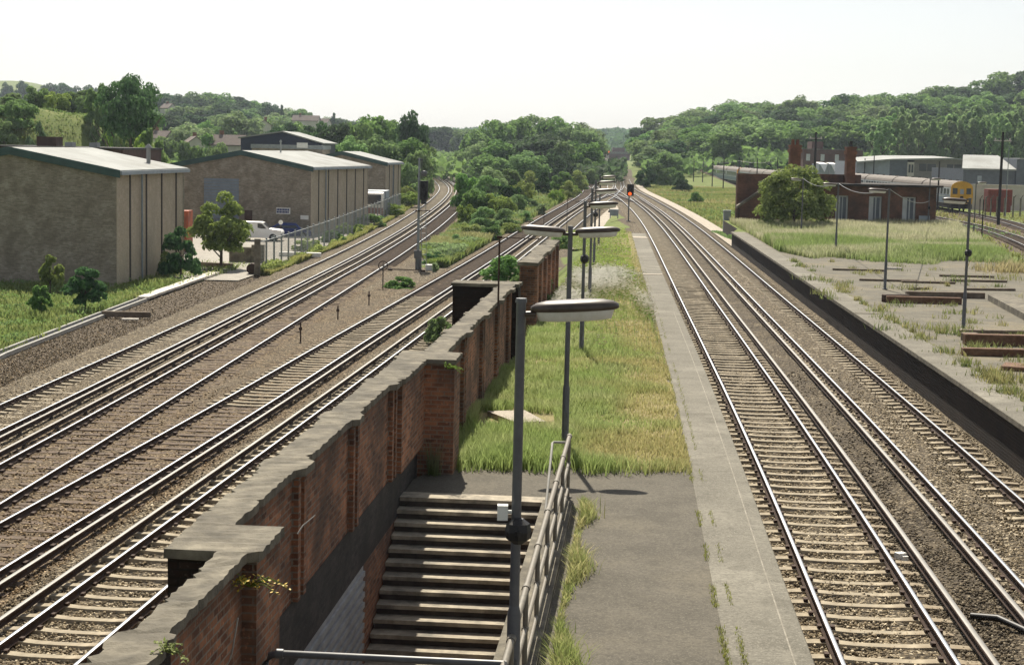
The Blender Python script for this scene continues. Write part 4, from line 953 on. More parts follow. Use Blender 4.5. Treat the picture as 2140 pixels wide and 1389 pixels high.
for s in (-.8, .8):
    for y in (.8, 5.5): q = MB(); q.tube([(s - .15, y, .45), (s + .15, y, .45)], .45, 14); q.build('wheel', [M['tyre']], r)

# ------------------------------------------------------------------ ruined station building on the right platform
Ys = 134.0
x0, _ = at_y(1545, 470, Ys); x1, _ = at_y(1940, 470, Ys + 4); zt0 = at_y(1545, 363, Ys)[1] - PT; zt1 = at_y(1850, 389, Ys + 3)[1] - PT
sb = thing('station_building', 'derelict brick station building with painted windows behind the tall grass', 'building', (x0, Ys, PT), math.atan2(3, x1 - x0) * .5)
BL = x1 - x0; xa = 2.3
def bx(px): return (at_y(px, 430, Ys + 3)[0] - x0)
q = MB(); q.add([(0, 0, 0), (xa, 0, 0), (xa, 0, zt0 - .9 + .9), (xa * .98, 0, zt0 - .9), (0, 0, zt0 - 2.55)], [(0, 1, 3, 4)])
q.b2(0, xa, .02, .35, 0, zt0 - 2.6); q.build('lean_to_wall', [M['stbrick']], sb)
q = MB(); q.add([(-.25, -.15, zt0 - 2.75), (xa, -.15, zt0 - .95), (xa, .45, zt0 - .95), (-.25, .45, zt0 - 2.75), (-.25, -.15, zt0 - 2.55), (xa, -.15, zt0 - .75), (xa, .45, zt0 - .75), (-.25, .45, zt0 - 2.55)],
     [(0, 1, 2, 3), (4, 5, 6, 7), (0, 1, 5, 4), (2, 3, 7, 6), (0, 3, 7, 4), (1, 2, 6, 5)]); q.build('sloping_coping', [M['coping']], sb)
q = MB(); q.b2(.0, 3.0, 1.2, 1.7, 0, zt0); q.build('gable_wall', [M['stbrick']], sb)
q = MB(); q.tube([(-.12, -.1, 0), (-.12, -.1, zt0 - 2.7)], .09, 8); q.build('downpipe', [M['rust']], sb)
wins = [(bx(1736), bx(1763)), (bx(1806), bx(1834)), (bx(1877), bx(1906))]
zs, zh = .25, at_y(1820, 409, Ys + 3)[1] - PT
q = MB(); edges = [xa] + [e for w_ in wins for e in w_] + [BL]
for k in range(0, len(edges), 2): q.b2(edges[k], edges[k + 1], 0, .4, 0, zt1)
for a, c in wins: q.b2(a, c, 0.003, .397, zh, zt1 - .003); q.b2(a, c, .003, .397, 0, zs)
q.b2(BL - .4, BL - .003, .4, 8, 0, zt1 - .003); q.b2(xa, BL, 7.6, 8, 0, zt1); q.build('front_wall', [M['stbrick']], sb)
for a, c in wins:
    q = MB(); q.b2(a, c, .2, .24, zs, zh); f = q.build('window', [M['palewin']], sb); q = MB(); q.b2(a - .03, c + .03, -.06, .3, zs - .1, zs); q.build('sill', [M['coping']], f)
    q = MB(); w_ = (c - a) / 3
    for k in (1, 2): q.b2(a + w_ * k + (.12 if k == 1 else 0) - .06, a + w_ * k + .20, .16, .198, zs + .1, zh - .1)
    q.build('dark_pane', [M['greyclad']], f)
q = MB(); q.b2(xa - .5, BL + .35, -.55, 8.3, zt1, zt1 + .16); q.build('roof', [M['under']], sb)
pw = bx(1716), bx(1812); q = MB(); q.b2(pw[0], pw[1], 3.2, 3.7, zt1 + .16, zt1 + .85); q.build('parapet', [M['stbrick']], sb)
for px, pt, potn, w_ in ((1666, 300, 2, .85), (1785, 304, 1, .72)):
    c = bx(px); zc = at_y(px, pt, Ys + 3.5)[1] - PT; q = MB(); q.b2(c - w_/2, c + w_/2, 2.6, 3.3, zt1, zc - .3); q.b2(c - w_/2 - .08, c + w_/2 + .08, 2.52, 3.38, zc - .75, zc - .45); q.b2(c - w_/2 - .05, c + w_/2 + .05, 2.55, 3.35, zc - .3, zc - .12)
    ch = q.build('chimney', [M['chim']], sb)
    for k in range(potn): h = MB(); h.lathe((c + (k - (potn - 1) / 2) * .4, 2.95, zc - .12), [(.15, 0), (.12, .4), (.15, .45)], 10); h.build('chimney_pot', [M['chim'] if potn == 2 else M['black']], ch)
q = MB(); q.box((bx(1924), -.06, .75), (.9, .05, .55)); q.build('notice_board', [M['lightclad']], sb)

# ------------------------------------------------------------------ trains
bp = [(-1.38, .95), (1.38, .95), (1.41, 1.9), (1.36, 2.9), (1.15, 3.35)]; bp = bp + [(-x, z) for x, z in bp[::-1] if (x, z) not in ((-1.38, .95), (1.38, .95))]
bp = [(-1.36, .95), (1.36, .95), (1.41, 1.9), (1.36, 2.95), (-1.36, 2.95), (-1.41, 1.9)]
rp = [(1.36, 2.952)] + [(1.36 * math.cos(a), 2.96 + .86 * math.sin(a)) for a in np.linspace(.12, math.pi - .12, 9)] + [(-1.36, 2.952)]
def train(label, fx, y0, n, front_yellow, rear_yellow, roofm='trainroof'):
    r = thing('electric_train', label, 'train', (fx(y0), y0, .2))
    for k in range(n):
        ya = y0 + k * 20.3; a = -math.atan(slope(fx, ya + 10)); c = None
        q = MB(); q.ext(bp, 0, 19.6); c = q.build('coach', [M['trainside']], r, (fx(ya) - fx(y0), ya - y0, 0), a)
        q = MB(); q.ext(rp, .02, 19.58); q.build('roof', [M[roofm]], c)
        q = MB()
        for s in (-1, 1): q.b2(s * 1.36 - .062, s * 1.36 + .062, .3, 19.3, 1.95, 2.05); 
        q.b2(-1.425, 1.425, .4, 19.2, 1.05, 1.75); q.build('lower_panel', [M['trainblue']], c)
        for j in range(9):
            for s in (-1, 1): q = MB(); q.box((s * 1.39, 1.6 + j * 2.05, 2.45), (.06, 1.3, .72)); q.build('window', [M['window']], c)
        q = MB(); q.b2(-1.2, 1.2, 1, 18.6, .35, .94)
        for y in (3, 16.5):
            for dy in (-1.2, 1.2):
                for s in (-1, 1): q.tube([(s * .7 - .06, y + dy, .45), (s * .7 + .06, y + dy, .45)], .45, 12)
        q.build('underframe', [M['under']], c)
        for j in range(4): q = MB(); q.box((0, 3 + j * 4.5, 3.86), (.3, .5, .16)); q.build('roof_vent', [M['under']], c)
        for end, on in ((0, front_yellow and k == 0), (19.6, rear_yellow and k == n - 1)):
            if not on: continue
            s = -1 if end == 0 else 1; y = end
            prof = [(-1.36, .98), (1.36, .98), (1.40, 1.9), (1.36, 2.95)] + [(1.36 * math.cos(t_), 2.95 + .84 * math.sin(t_)) for t_ in np.linspace(.15, math.pi - .15, 9)] + [(-1.36, 2.95), (-1.40, 1.9)]
            q = MB(); q.ext(prof, y + s * .10 if s < 0 else y, y if s < 0 else y + .10); f = q.build('cab_front', [M['yellow']], c)
            for xx in (-.85, .85):
                q = MB(); q.box((xx, y + s * .115, 2.55), (.58, .04, .75)); q.build('cab_window', [M['window']], f); q = MB(); q.box((xx, y + s * .12, 1.55), (.5, .05, .18)); q.build('lamp_group', [M['under']], f)
            q = MB(); q.box((0, y + s * .12, 2.5), (.45, .05, .62)); q.build('headcode_panel', [M['lightclad']], f)
            q = MB(); q.box((0, y + s * .13, 1.75), (.4, .06, .35)); q.box((0, y + s * .3, .98), (.5, .5, .4)); q.build('coupling', [M['under']], f)
            q = MB()
            for xx in (-.9, .9): q.tube([(xx, y, .95), (xx, y + s * .45, .95)], .09, 8); q.tube([(xx, y + s * .45, .95), (xx, y + s * .5, .95)], .22, 12)
            q.b2(-1.3, 1.3, min(y, y + s * .2), max(y, y + s * .2), .35, .92); q.build('buffer_beam', [M['under']], f)
train('train with a broad yellow cab front standing at the right of the ruined station', X7, 211.5, 4, True, False)
train('stabled grey train beyond the station building, its yellow end facing the camera', X8, 357, 4, True, False)
train('stabled train hidden behind the station building, only its roof and far yellow end showing', X8, 274, 4, False, True)

# ------------------------------------------------------------------ buildings far right
def X_(px, Y, py=350): return at_y(px, py, Y)[0]
def Z_(py, Y, px=1950): return at_y(px, py, Y)[1]
Y = 300.0; xo = X_(1794, Y)
A = thing('block_warehouse', 'grey block warehouse with pale roof, pale door and two dark windows', 'warehouse', (xo, Y, 0))
f = lambda px: X_(px, Y) - xo
q = MB(); q.b2(f(1910), f(2040), 0, 24, 0, Z_(333, Y)); q.build('wall', [M['rubble']], A)
q = MB(); q.b2(f(1859), f(1896), -.05, 22, 0, Z_(335, Y)); q.build('dark_panel', [M['greyclad']], A)
q = MB(); q.add([(0, 2, 0), (f(1859), -.04, 0), (f(1859), -.04, Z_(336, Y)), (0, 2, Z_(341, Y)), (0, 22, 0), (f(1859), 22, 0), (f(1859), 22, Z_(336, Y)), (0, 22, Z_(341, Y))], [(0, 1, 2, 3), (0, 3, 7, 4)]); q.build('pale_panel', [M['lightclad']], A)
q = MB(); q.b2(f(1896), f(1910), -.1, 3, 0, Z_(340, Y)); q.build('door_bay', [M['render']], A); q = MB(); 

for k in (0, 1): q = MB(); q.b2(f(1898.5) + k * .5, f(1898.5) + k * .5 + .35, -.15, -.11, Z_(362, Y), Z_(345, Y)); q.build('door_glass', [M['window']], A)
for a, c in ((1921, 1936), (1938, 1956), (1979, 1992), (1994, 2009)):
    q = MB(); q.b2(f(a), f(c), -.06, .02, Z_(358, Y), Z_(343, Y)); q.build('window', [M['window']], A)
q = MB(); 
zr = at_y(1950, 327, Y + 14)[1]; q.add([(f(1790), -.6, Z_(341, Y)), (f(1862), -.6, Z_(334, Y)), (f(1990), -.6, Z_(329, Y)), (f(2068), -.6, Z_(336, Y)), (f(1880), 14, zr), (f(1990), 14, zr + .1), (f(2050), 14, zr - .3), (f(1815), 14, zr - .5),
     (f(1790), -.6, Z_(341, Y) - .25), (f(1862), -.6, Z_(334, Y) - .25), (f(1990), -.6, Z_(329, Y) - .25), (f(2068), -.6, Z_(336, Y) - .25)], [(0, 1, 4, 7), (1, 2, 5, 4), (2, 3, 6, 5), (0, 1, 9, 8), (1, 2, 10, 9), (2, 3, 11, 10)]); q.build('roof', [M['roof']], A)
Y = 236.0; xo = X_(2014, Y); f = lambda px: X_(px, Y) - xo
B = thing('clad_warehouse', 'dark slate-clad warehouse with a white sloping roof at the right edge', 'warehouse', (xo, Y, 0))
q = MB(); q.add([(0, 0, 0), (f(2123), 0, 0), (f(2123), 0, Z_(349, Y)), (0, 0, Z_(351, Y)), (0, 18, 0), (0, 18, Z_(351, Y))], [(0, 1, 2, 3), (0, 3, 5, 4)]); q.build('wall', [M['greyclad']], B)
q = MB(); q.b2(f(2123), f(2260), -.4, 18, 0, Z_(329, Y)); q.build('gable', [M['greyclad']], B)
q = MB(); z0, z1 = Z_(350, Y), Z_(326, Y) + .3; q.add([(-.3, -.4, z0), (f(2123), -.4, z0), (f(2123) + .0, 9, z1), (2.2, 9, z1), (-.3, -.4, z0 - .2), (f(2123), -.4, z0 - .2)], [(0, 1, 2, 3), (0, 1, 5, 4)]); q.build('roof', [M['roof']], B)
q = MB(); q.b2(f(2128), f(2265), -.5, 18.1, Z_(329, Y), Z_(326, Y)); q.build('roof_edge', [M['roof']], B)
q = MB(); q.box((f(2048), -.06, Z_(372, Y)), (.6, .05, .9)); q.build('notice', [M['lightclad']], B)
Y = 226.0; x0, x1 = X_(2030, Y), X_(2250, Y); q = MB(); q.b2(0, x1 - x0, 0, .4, 0, Z_(388, Y, 2080)); q.b2(-.05, x1 - x0, -.1, .5, Z_(388, Y, 2080), Z_(386, Y, 2080)); tag(q.build('yard_wall', [M['render']], None, (x0, Y, 0)), 'pale concrete yard wall below the slate-clad warehouse', 'wall')
Y = 218.0; x0, x1 = X_(2068, Y), X_(2119, Y); q = MB(); q.b2(0, x1 - x0, 0, 2, .9, Z_(396, Y, 2090))
for k in range(8): q.b2((x1 - x0) * k / 8, (x1 - x0) * k / 8 + .12, -.06, .01, .92, Z_(397, Y, 2090))
q.b2(.1, x1 - x0 - .1, .1, 1.9, 0, .9); tag(q.build('steel_container', [M['redpaint']], None, (x0, Y, 0)), 'rust-red steel container in front of the pale yard wall', 'container')
for k, px in enumerate((2052, 2064, 2075, 2088, 2104, 2122, 2137)):
    Y = 196.0 + k * 1.2; x = X_(px, Y); q = MB(); q.box((0, 0, 1.1), (.16, .14, 2.2 + .5 * (k % 2))); q.tube([(0, 0, 2.2), (.25, -.1, 2.6)], .05, 6)
    tag(q.build('fence_post', [M['coping']], None, (x, Y, 0)), 'bent-topped concrete fence post by the yard wall at the right', 'post', 'concrete fence posts at the right edge')
Y = 380.0; xo = X_(1678, Y); f = lambda px: X_(px, Y) - xo
Cc = thing('brick_block', 'two-storey dark brick block behind the station chimneys', 'building', (xo, Y, 0))
q = MB(); q.b2(0, f(1802), 0, 14, 0, Z_(314, Y, 1740)); q.build('wall', [M['redbrick2']], Cc); q = MB(); q.b2(f(1698), f(1722), 2, 8, Z_(314, Y, 1740), Z_(296, Y, 1710)); q.build('tower', [M['redbrick2']], Cc)
q = MB(); q.b2(-.2, f(1802) + .2, -.25, 14.2, Z_(314, Y, 1740), Z_(312, Y, 1740)); q.build('parapet', [M['coping']], Cc)
for a in (1684, 1714, 1744, 1770): q = MB(); q.b2(f(a), f(a + 8), -.08, .05, Z_(337, Y, 1740), Z_(323, Y, 1740)); q.build('window', [M['palewin']], Cc)
q = MB(); q.b2(f(1802) + .0, f(1815), 1, 12, 0, Z_(330, Y, 1800)); q.build('annexe', [M['redbrick2']], Cc)
Y = 345.0
for k, (a, c) in enumerate(((1711, 1731), (1734, 1752), (1754, 1776))):
    x0, x1 = X_(a, Y), X_(c, Y); w = x1 - x0; zt = Z_(343, Y, 1740); r = thing('small_shed', ('left', 'middle', 'right')[k] + 'most of three pale pointed sheds between the station chimneys', 'shed', ((x0 + x1) / 2, Y, 0), 0, 'pale sheds between the chimneys')
    r['label'] = ('leftmost', 'middle one', 'rightmost')[k] + ' of the three pale sheds between the station chimneys'
    q = MB(); q.b2(-w/2, w/2, 0, 8, 0, zt - .05); q.build('wall', [M['lightclad']], r)
    q = MB(); q.add([(-w*.42, -.08, zt), (w*.42, -.08, zt), (.0, -1.4, zt - 1.7), (-w*.42, 6, zt + .3), (w*.42, 6, zt + .3)], [(0, 1, 2), (0, 1, 4, 3)]); q.build('roof', [M['white']], r)
# far bridge, branch platform
Y = 640.0; x0, x1 = X_(1272, 1000, 330) * .64, X_(1318, Y, 330)
Y = 900.0; x0, x1 = X_(1274, Y, 330), X_(1316, Y, 330); zt, zm = at_y(1295, 312, Y)[1], at_y(1295, 322, Y)[1]
r = thing('brick_bridge', 'distant brick bridge where the main line curves out of sight', 'bridge', ((x0 + x1) / 2, Y, 0)); w = x1 - x0
q = MB(); q.b2(-w/2, w/2, 0, 8, 0, zm); q.build('abutment', [M['redbrick2']], r); q = MB(); q.b2(-w/2 - 1, w/2 + 1, -.6, 8.6, zm, zm + 1.2); q.build('parapet', [M['coping']], r)
q = MB(); q.b2(-w*.35, w*.25, 2, 8, zm + 1.2, zt + .8); q.build('upper_wall', [M['redbrick2']], r)
V = [at_l(960, 386), at_l(940, 378), at_l(925, 371), at_l(921, 362)]
q = MB()
for (a, c) in zip(V[:-1], V[1:]): q.add([(a[0], a[1], .5), (c[0], c[1], .5), (c[0] + 3.5, c[1] + 2, .5), (a[0] + 2.0, a[1] + 2, .5), (a[0], a[1], -.6), (c[0], c[1], -.6)], [(0, 1, 2, 3), (0, 1, 5, 4)])
tag(q.build('branch_platform', [M['path']]), kind='structure')
V = [(X1(y) - 1.6, y) for y in (345, 380, 420, 470)]
q = MB()
for (a, c) in zip(V[:-1], V[1:]): q.add([(a[0], a[1], 1.0), (c[0], c[1], 1.0), (c[0] - 3.5, c[1], 1.0), (a[0] - 3.5, a[1], 1.0), (a[0], a[1], -.6), (c[0], c[1], -.6)], [(0, 1, 2, 3), (0, 1, 5, 4)])
tag(q.build('branch_platform', [M['path']]), kind='structure')
Y = 470.0; x0, x1 = X_(907, Y), X_(931, Y); r = thing('platform_canopy', 'small grey building at the far end of the curving branch line', 'building', ((x0 + x1) / 2, Y, 0)); z = at_y(915, 335, Y)[1]
q = MB(); q.b2(-(x1-x0)/2, (x1-x0)/2, 0, 5, 0, z - 1.0); q.build('wall', [M['greyclad']], r); q = MB(); q.b2(-(x1-x0)/2 - .4, (x1-x0)/2 + .4, -.6, 5.4, z - 1.0, z); q.build('roof', [M['lightclad']], r)

# poles
def pole(label, px, pyb, pyt, z=0.0, r0=.13, arms=0, Y=None, name='telegraph_pole', m='under', group=None):
    if Y is None: X, Y = at_z(px, pyb, z)
    else: X = at_y(px, pyb, Y)[0]
    zt = at_y(px, pyt, Y)[1]; r = thing(name, label, 'pole', (X, Y, z), 0, group)
    q = MB(); q.tube([(0, 0, 0), (0, 0, zt - z)], [r0, r0 * .75], 8); q.build('shaft', [M[m]], r)
    for k in range(arms): q = MB(); q.box((0, 0, zt - z - .9 - .5 * k), (1.8, .12, .12)); [q.lathe((s * .75, 0, zt - z - .84 - .5 * k), [(.08, 0), (.08, .16), (.03, .22)], 6) for s in (-1, 1)]; q.build('crossarm', [M['render']], r)
    return r
pole('tall dark pole with a pale crossarm between the station chimneys', 1702, 365, 276, 0, .2, 1, 240)
pole('tall tarred pole in front of the red container at the right edge', 2086, 470, 276, 0, .17, 1)
pole('thin grey pole right beside the tall tarred pole', 2101, 455, 305, 0, .06, 0, None, 'telegraph_pole', 'fence')
pole('dark pole in front of the block warehouse door and window', 1957, 470, 337, 0, .12, 0, 215)
pole('short thin post in the grass right of the tall right lamp', 2051, 508, 417, 0, .06, 0)
for k, (px, pb, pt) in enumerate(((1449, 384, 332), (1468, 385, 330), (1488, 391, 331), (1511, 397, 330), (1543, 392, 329), (1581, 390, 330), (1623, 390, 330), (1806, 375, 331), (1825, 375, 326))):
    pole('slim dark lamp standard in the line beside the stabled train', px, pb, pt, 0, .11, 0, 322 - k * 3 if k > 3 else None, 'yard_lamp', 'under', 'yard lamp standards beside the sidings')
p = [(at_y(px, 336, Yq)[0], Yq, at_y(px, 336, Yq)[1]) for px, Yq in ((1449, 380), (1488, 340), (1543, 310), (1623, 304))]
wire('thin wire strung along the lamp standards beside the stabled train', p, .03, .4, 'overhead_cable')

# ------------------------------------------------------------------ vegetation
def crown(name, seed, n, size, mat, shape='round', clumps=26, rr=.42, z0=.16, z1=1.0, elong=1.0):
    g = np.random.default_rng(seed); c = []; tries = 0
    zc, hz = (z0 + z1) / 2, (z1 - z0) / 2
    while len(c) < clumps and tries < 5000:
        tries += 1; p = g.uniform(-1, 1, 3); r = np.linalg.norm(p)
        if shape == 'tall': ok = np.hypot(p[0], p[1]) < .55 + .45 * np.cos(p[2] * 1.3)
        elif shape == 'loose': ok = np.hypot(p[0], p[1]) < .28 + .72 * (1 - abs(p[2] + .35)) and g.random() < .9
        elif shape == 'cone': ok = np.hypot(p[0], p[1]) < (1 - p[2]) * .5 + .05
        elif shape == 'dome': p[2] = abs(p[2]) * 2 - 1; q = (p[2] + 1) / 2; e = np.hypot(p[0], p[1])**2.6 + q**2.6; ok = .45 < e < 1.0
        elif shape == 'bush': p[2] = abs(p[2]) * 2 - 1; q = (p[2] + 1) / 2; ok = np.hypot(p[0], p[1])**2 + q**2 < 1
        else: ok = .35 < r < 1.0
        if ok: c.append(p)
    c = np.array(c); cr = g.uniform(.17, .36, len(c)) * (1.0 if shape not in ('tall', 'dome', 'loose') else .75)
    w = cr**2; k = g.choice(len(c), n, p=w / w.sum())
    d = g.normal(size=(n, 3)); d /= np.linalg.norm(d, axis=1)[:, None]
    d[:, 2] = np.where(d[:, 2] < -.3, -d[:, 2], d[:, 2])
    rad_ = cr[k] * (.55 + .5 * g.random(n)**.6)
    P = c[k] * .8 + d * rad_[:, None]
    N = d + g.normal(size=(n, 3)) * .6; N[:, 2] += .12; N /= np.linalg.norm(N, axis=1)[:, None]
    P = np.stack([P[:, 0] * rr, P[:, 1] * rr, zc + P[:, 2] * hz * .92], 1)
    T = np.cross(N, g.normal(size=(n, 3))); T /= np.linalg.norm(T, axis=1)[:, None]; B = np.cross(N, T)
    s = size * g.uniform(.55, 1.35, n)[:, None]; T = T * s; B = B * s * .62
    V = np.concatenate([P - T, P - B * 1.0 + T * .1, P + T, P + B + T * .1]).reshape(4, n, 3).transpose(1, 0, 2).reshape(-1, 3)
    wd = (np.percentile(V[:, 0], 98.5) - np.percentile(V[:, 0], 1.5) + np.percentile(V[:, 1], 98.5) - np.percentile(V[:, 1], 1.5)) / 2
    V[:, :2] /= wd; V[:, 2] = z0 + (V[:, 2] - z0) * (1 - z0) / (np.percentile(V[:, 2], 99.5) - z0)
    V[:, 2] = np.maximum(V[:, 2], 0.0)
    Fq = np.arange(4 * n).reshape(n, 4)
    return nmesh(name, V, Fq, [mat])
def trunk_mesh(seed, r=.022, split=True):
    g = random.Random(seed); q = MB(); q.tube([(0, 0, -.03), (0, 0, .02), (.004, .0, .2), (.012, .01, .42), (.0, .0, .7)], [r*1.5, r*1.1, r, r*.7, r*.2], 7)
    for k in range(6):
        a = g.uniform(0, 6.28); z = g.uniform(.2, .5); l = g.uniform(.16, .3)
        q.tube([(.008, .005, z), (l*.5*math.cos(a), l*.5*math.sin(a), z + .10), (l*math.cos(a), l*math.sin(a), z + .26)], [r*.5, r*.35, r*.1], 5)
    return q.mesh('trunk', M['trunk'])
TR = [trunk_mesh(k) for k in range(3)]
CR = {'r': [crown('crown', 40 + k, 4600, .028, M['leaf'], 'round', 46) for k in range(4)],
      'd': [crown('crown', 60 + k, 4600, .028, M['leafd'], 'round', 44) for k in range(3)],
      'p': [crown('crown', 80 + k, 4600, .025, M['leafp'], 'round', 46, .40) for k in range(2)],
      't': [crown('crown', 100 + k, 4600, .021, M['leaft'], 'tall', 34, .20, .06) for k in range(3)],
      'b': [crown('crown', 120 + k, 4600, .037, M['leaf'], 'bush', 30, .55, .0) for k in range(3)],
      'bd': [crown('crown', 140 + k, 4600, .037, M['leafd'], 'bush', 30, .55, .0) for k in range(2)],
      'by': [crown('crown', 150 + k, 4600, .034, M['leafy'], 'bush', 30, .55, .0) for k in range(2)],
      'bp': [crown('crown', 160 + k, 4600, .034, M['leafp'], 'bush', 30, .55, .0) for k in range(2)],
      'c': [crown('crown', 170, 2600, .035, M['leafd'], 'cone', 40, .20, .05)]}
RW = {'r': .80, 'd': .80, 'p': .78, 't': .36, 'b': 1.05, 'bd': 1.05, 'by': 1.05, 'bp': 1.05, 'c': .36}
def tree(px, ytop, Y, wpx, kind, label, group=None, name=None, cat=None, sink=.3, zbase=None, cm=None):
    X, zt = at_y(px, ytop, Y); zb = (zg(X, Y) if zbase is None else zbase) - sink; w = wpx * Y / F; bush = kind[0] == 'b'; zb = min(zb, zt - w * (.62 if bush else 1.0)); h = max(zt - zb, .6) * 1.02
    r = thing(name or ('shrub' if bush else 'leafy_tree'), label, cat or ('shrub' if bush else 'tree'), (X, Y, zb), random.uniform(0, 6.28), group)
    sx = w * 1.04
    link('trunk', random.choice(TR), r, sc=(h * .9, h * .9, h))
    link('crown', cm or random.choice(CR[kind]), r, sc=(sx, sx, h)); return r
random.seed(21)
# right wooded hillside
sky_r = ([1330, 1345, 1420, 1500, 1560, 1700, 1850, 1950, 2050, 2140, 2220], [272, 262, 236, 214, 214, 204, 199, 184, 168, 153, 140])
gl_ = 'trees of the right-hand wooded hillside'; lb = 'broadleaf tree in the dense wood covering the right-hand hillside'
for row, (Y, n, dy0) in enumerate(((640, 26, 0), (560, 24, 22), (490, 22, 46), (435, 20, 70))):
    for k in range(n):
        px = 1335 + (2200 - 1335) * (k + random.uniform(.1, .9)) / n
        top = float(np.interp(px, *sky_r)); lim = 345 if px < 1500 else 338
        yt = top + (lim - top - 40) * row / 4.2 + random.uniform(-5, 12)
        if row > 1 and px > 1830: continue
        kind = random.choices('rdp', (5, 2.6, 1.6))[0]
        tree(px, yt, Y + random.uniform(-25, 25), random.uniform(52, 88) * (1.0 + .06 * row), kind, lb, gl_)
# poplars behind the grey warehouses
for row, Y in ((0, 420), (1, 385)):
    for k in range(15):
        px = 1838 + 330 * (k + random.uniform(.2, .8)) / 15
        tree(px, 228 + 14 * row + random.uniform(-8, 16), Y + random.uniform(-8, 8), random.uniform(34, 50), 't', 'pale green poplar in the row behind the grey warehouses', 'poplars behind the warehouses', 'poplar')
# trees around the stabled train and edge of the wood
for px, yt, Y, w, kd in ((1562, 252, 452, 120, 'p'), (1470, 262, 470, 78, 'r'), (1395, 275, 470, 70, 'r'), (1430, 262, 520, 40, 'd'), (1510, 268, 460, 60, 'd'), (1640, 262, 445, 90, 'r'), (1365, 308, 420, 70, 'p'), (1400, 320, 400, 60, 'r'), (1445, 318, 440, 60, 'r'), (1690, 268, 430, 70, 'r'), (1760, 258, 430, 76, 'r'), (1810, 262, 425, 56, 'd'), (1500, 300, 455, 60, 'p'), (1600, 300, 440, 66, 'r'), (1345, 300, 500, 50, 'p')):
    tree(px, yt, Y, w, kd, 'broadleaf tree at the foot of the right-hand hillside, behind the stabled train', 'trees at the foot of the right-hand hillside')
for L, px, yt, Y, w, kd in (('dark bush beside the pale path where the tracks converge', 1352, 352, 318, 40, 'bd'), ('round dark bush left of the stabled train', 1425, 362, 296, 34, 'bd'), ('bright bush behind the dark bush by the converging tracks', 1378, 345, 330, 44, 'b'), ('pale bush between the two dark bushes by the stabled train', 1402, 352, 335, 40, 'b'), ('low green bush alone in the meadow', 1452, 402, 225, 30, 'b')):
    tree(px, yt, Y, w, kd, L, None, zbase=0)
tree(1664, 352, 126.5, 138, 'by', 'big round bush growing in front of the ruined station building', None, 'round_bush', 'bush', zbase=PT - .3, cm=crown('crown', 777, 11000, .022, M['leafb'], 'dome', 90, .55, .0))
# central copse between the diverging lines
lb, gp_ = 'tree of the central copse between the two diverging lines', 'trees of the central copse'
for px, yt, Y, w, kd in ((1000, 275, 400, 66, 'r'), (1035, 256, 410, 70, 'r'), (1075, 252, 420, 76, 'r'), (1120, 246, 430, 84, 'p'), (1165, 250, 425, 80, 'r'), (1205, 262, 420, 76, 'p'), (1226, 262, 430, 70, 'p'), (1238, 285, 420, 54, 'p'), (1010, 300, 350, 66, 'p'), (1050, 296, 345, 80, 'r'),
                         (1090, 290, 350, 84, 'd'), (1130, 282, 340, 92, 'd'), (1180, 300, 335, 60, 'bp'), (1215, 300, 360, 70, 'r'), (1232, 315, 380, 60, 'r'), (965, 318, 390, 50, 'r'), (985, 300, 420, 60, 'r'), (1155, 316, 325, 50, 'bd'), (1100, 320, 320, 80, 'p'), (1020, 325, 320, 70, 'r'), (1235, 335, 350, 44, 'b')):
    tree(px, yt, Y, w, kd, lb, gp_, 'leafy_tree', 'tree')
# shrubs on the triangle between the lines
lb, gp_ = 'green shrub on the overgrown triangle between the diverging lines', 'shrubs on the triangle between the lines'
for px, yt, py, w, kd in ((965, 352, 440, 74, 'b'), (1005, 356, 446, 80, 'b'), (1052, 368, 440, 66, 'bd'), (1085, 372, 430, 60, 'bp'), (985, 388, 462, 78, 'b'), (1030, 398, 464, 70, 'by'), (962, 420, 478, 44, 'bp'), (1075, 400, 450, 56, 'b'), (1000, 425, 486, 66, 'bp'), (1045, 430, 482, 60, 'b'), (1012, 340, 415, 70, 'b'), (1060, 345, 412, 70, 'b'), (1105, 350, 410, 60, 'bp'),
     (1172, 352, 408, 54, 'b'), (1205, 350, 400, 50, 'bp'), (1185, 372, 415, 44, 'bp'), (1160, 392, 424, 36, 'by'), (1228, 348, 388, 40, 'b'), (1110, 412, 440, 40, 'bp'), (1095, 438, 462, 40, 'b'), (970, 462, 498, 50, 'by'), (940, 486, 516, 40, 'bp'), (1010, 470, 500, 50, 'b'), (1055, 462, 486, 40, 'by'), (1125, 425, 448, 34, 'b'), (1200, 385, 408, 30, 'by'), (1215, 372, 396, 30, 'b')):
    px += 14 if px < 1060 else 4; yt += (py - yt) * .16; kd = {'b': 'bp', 'bp': 'by'}.get(kd, kd) if (px + py) % 3 else kd
    X, Y = at_l(px, py); tree(px, yt, Y, w * .8, kd, lb, gp_, 'shrub', 'shrub', zbase=zg(X, Y), sink=.1)
tree(1133, 360, 236, 42, 'bd', 'dark round bush standing alone on the triangle beside the third track', None, 'shrub', 'shrub')
# trees behind the small warehouse along the branch line
lb, gp_ = 'bushy tree along the branch line behind the smallest brick warehouse', 'trees behind the smallest warehouse'
for px, yt, Y, w, kd in ((700, 262, 262, 70, 'd'), (740, 262, 270, 60, 'r'), (780, 248, 280, 80, 'r'), (825, 258, 285, 70, 'r'), (862, 240, 275, 56, 'd'), (735, 290, 240, 70, 'p'), (790, 288, 245, 84, 'p'), (845, 295, 248, 80, 'r'), (880, 300, 262, 50, 'r'), (672, 262, 265, 60, 'd'), (640, 268, 270, 60, 'd'), (870, 320, 230, 60, 'b'), (855, 345, 215, 50, 'bp'), (893, 330, 270, 36, 'r')):
    tree(px, yt, Y, w, kd, lb, gp_)
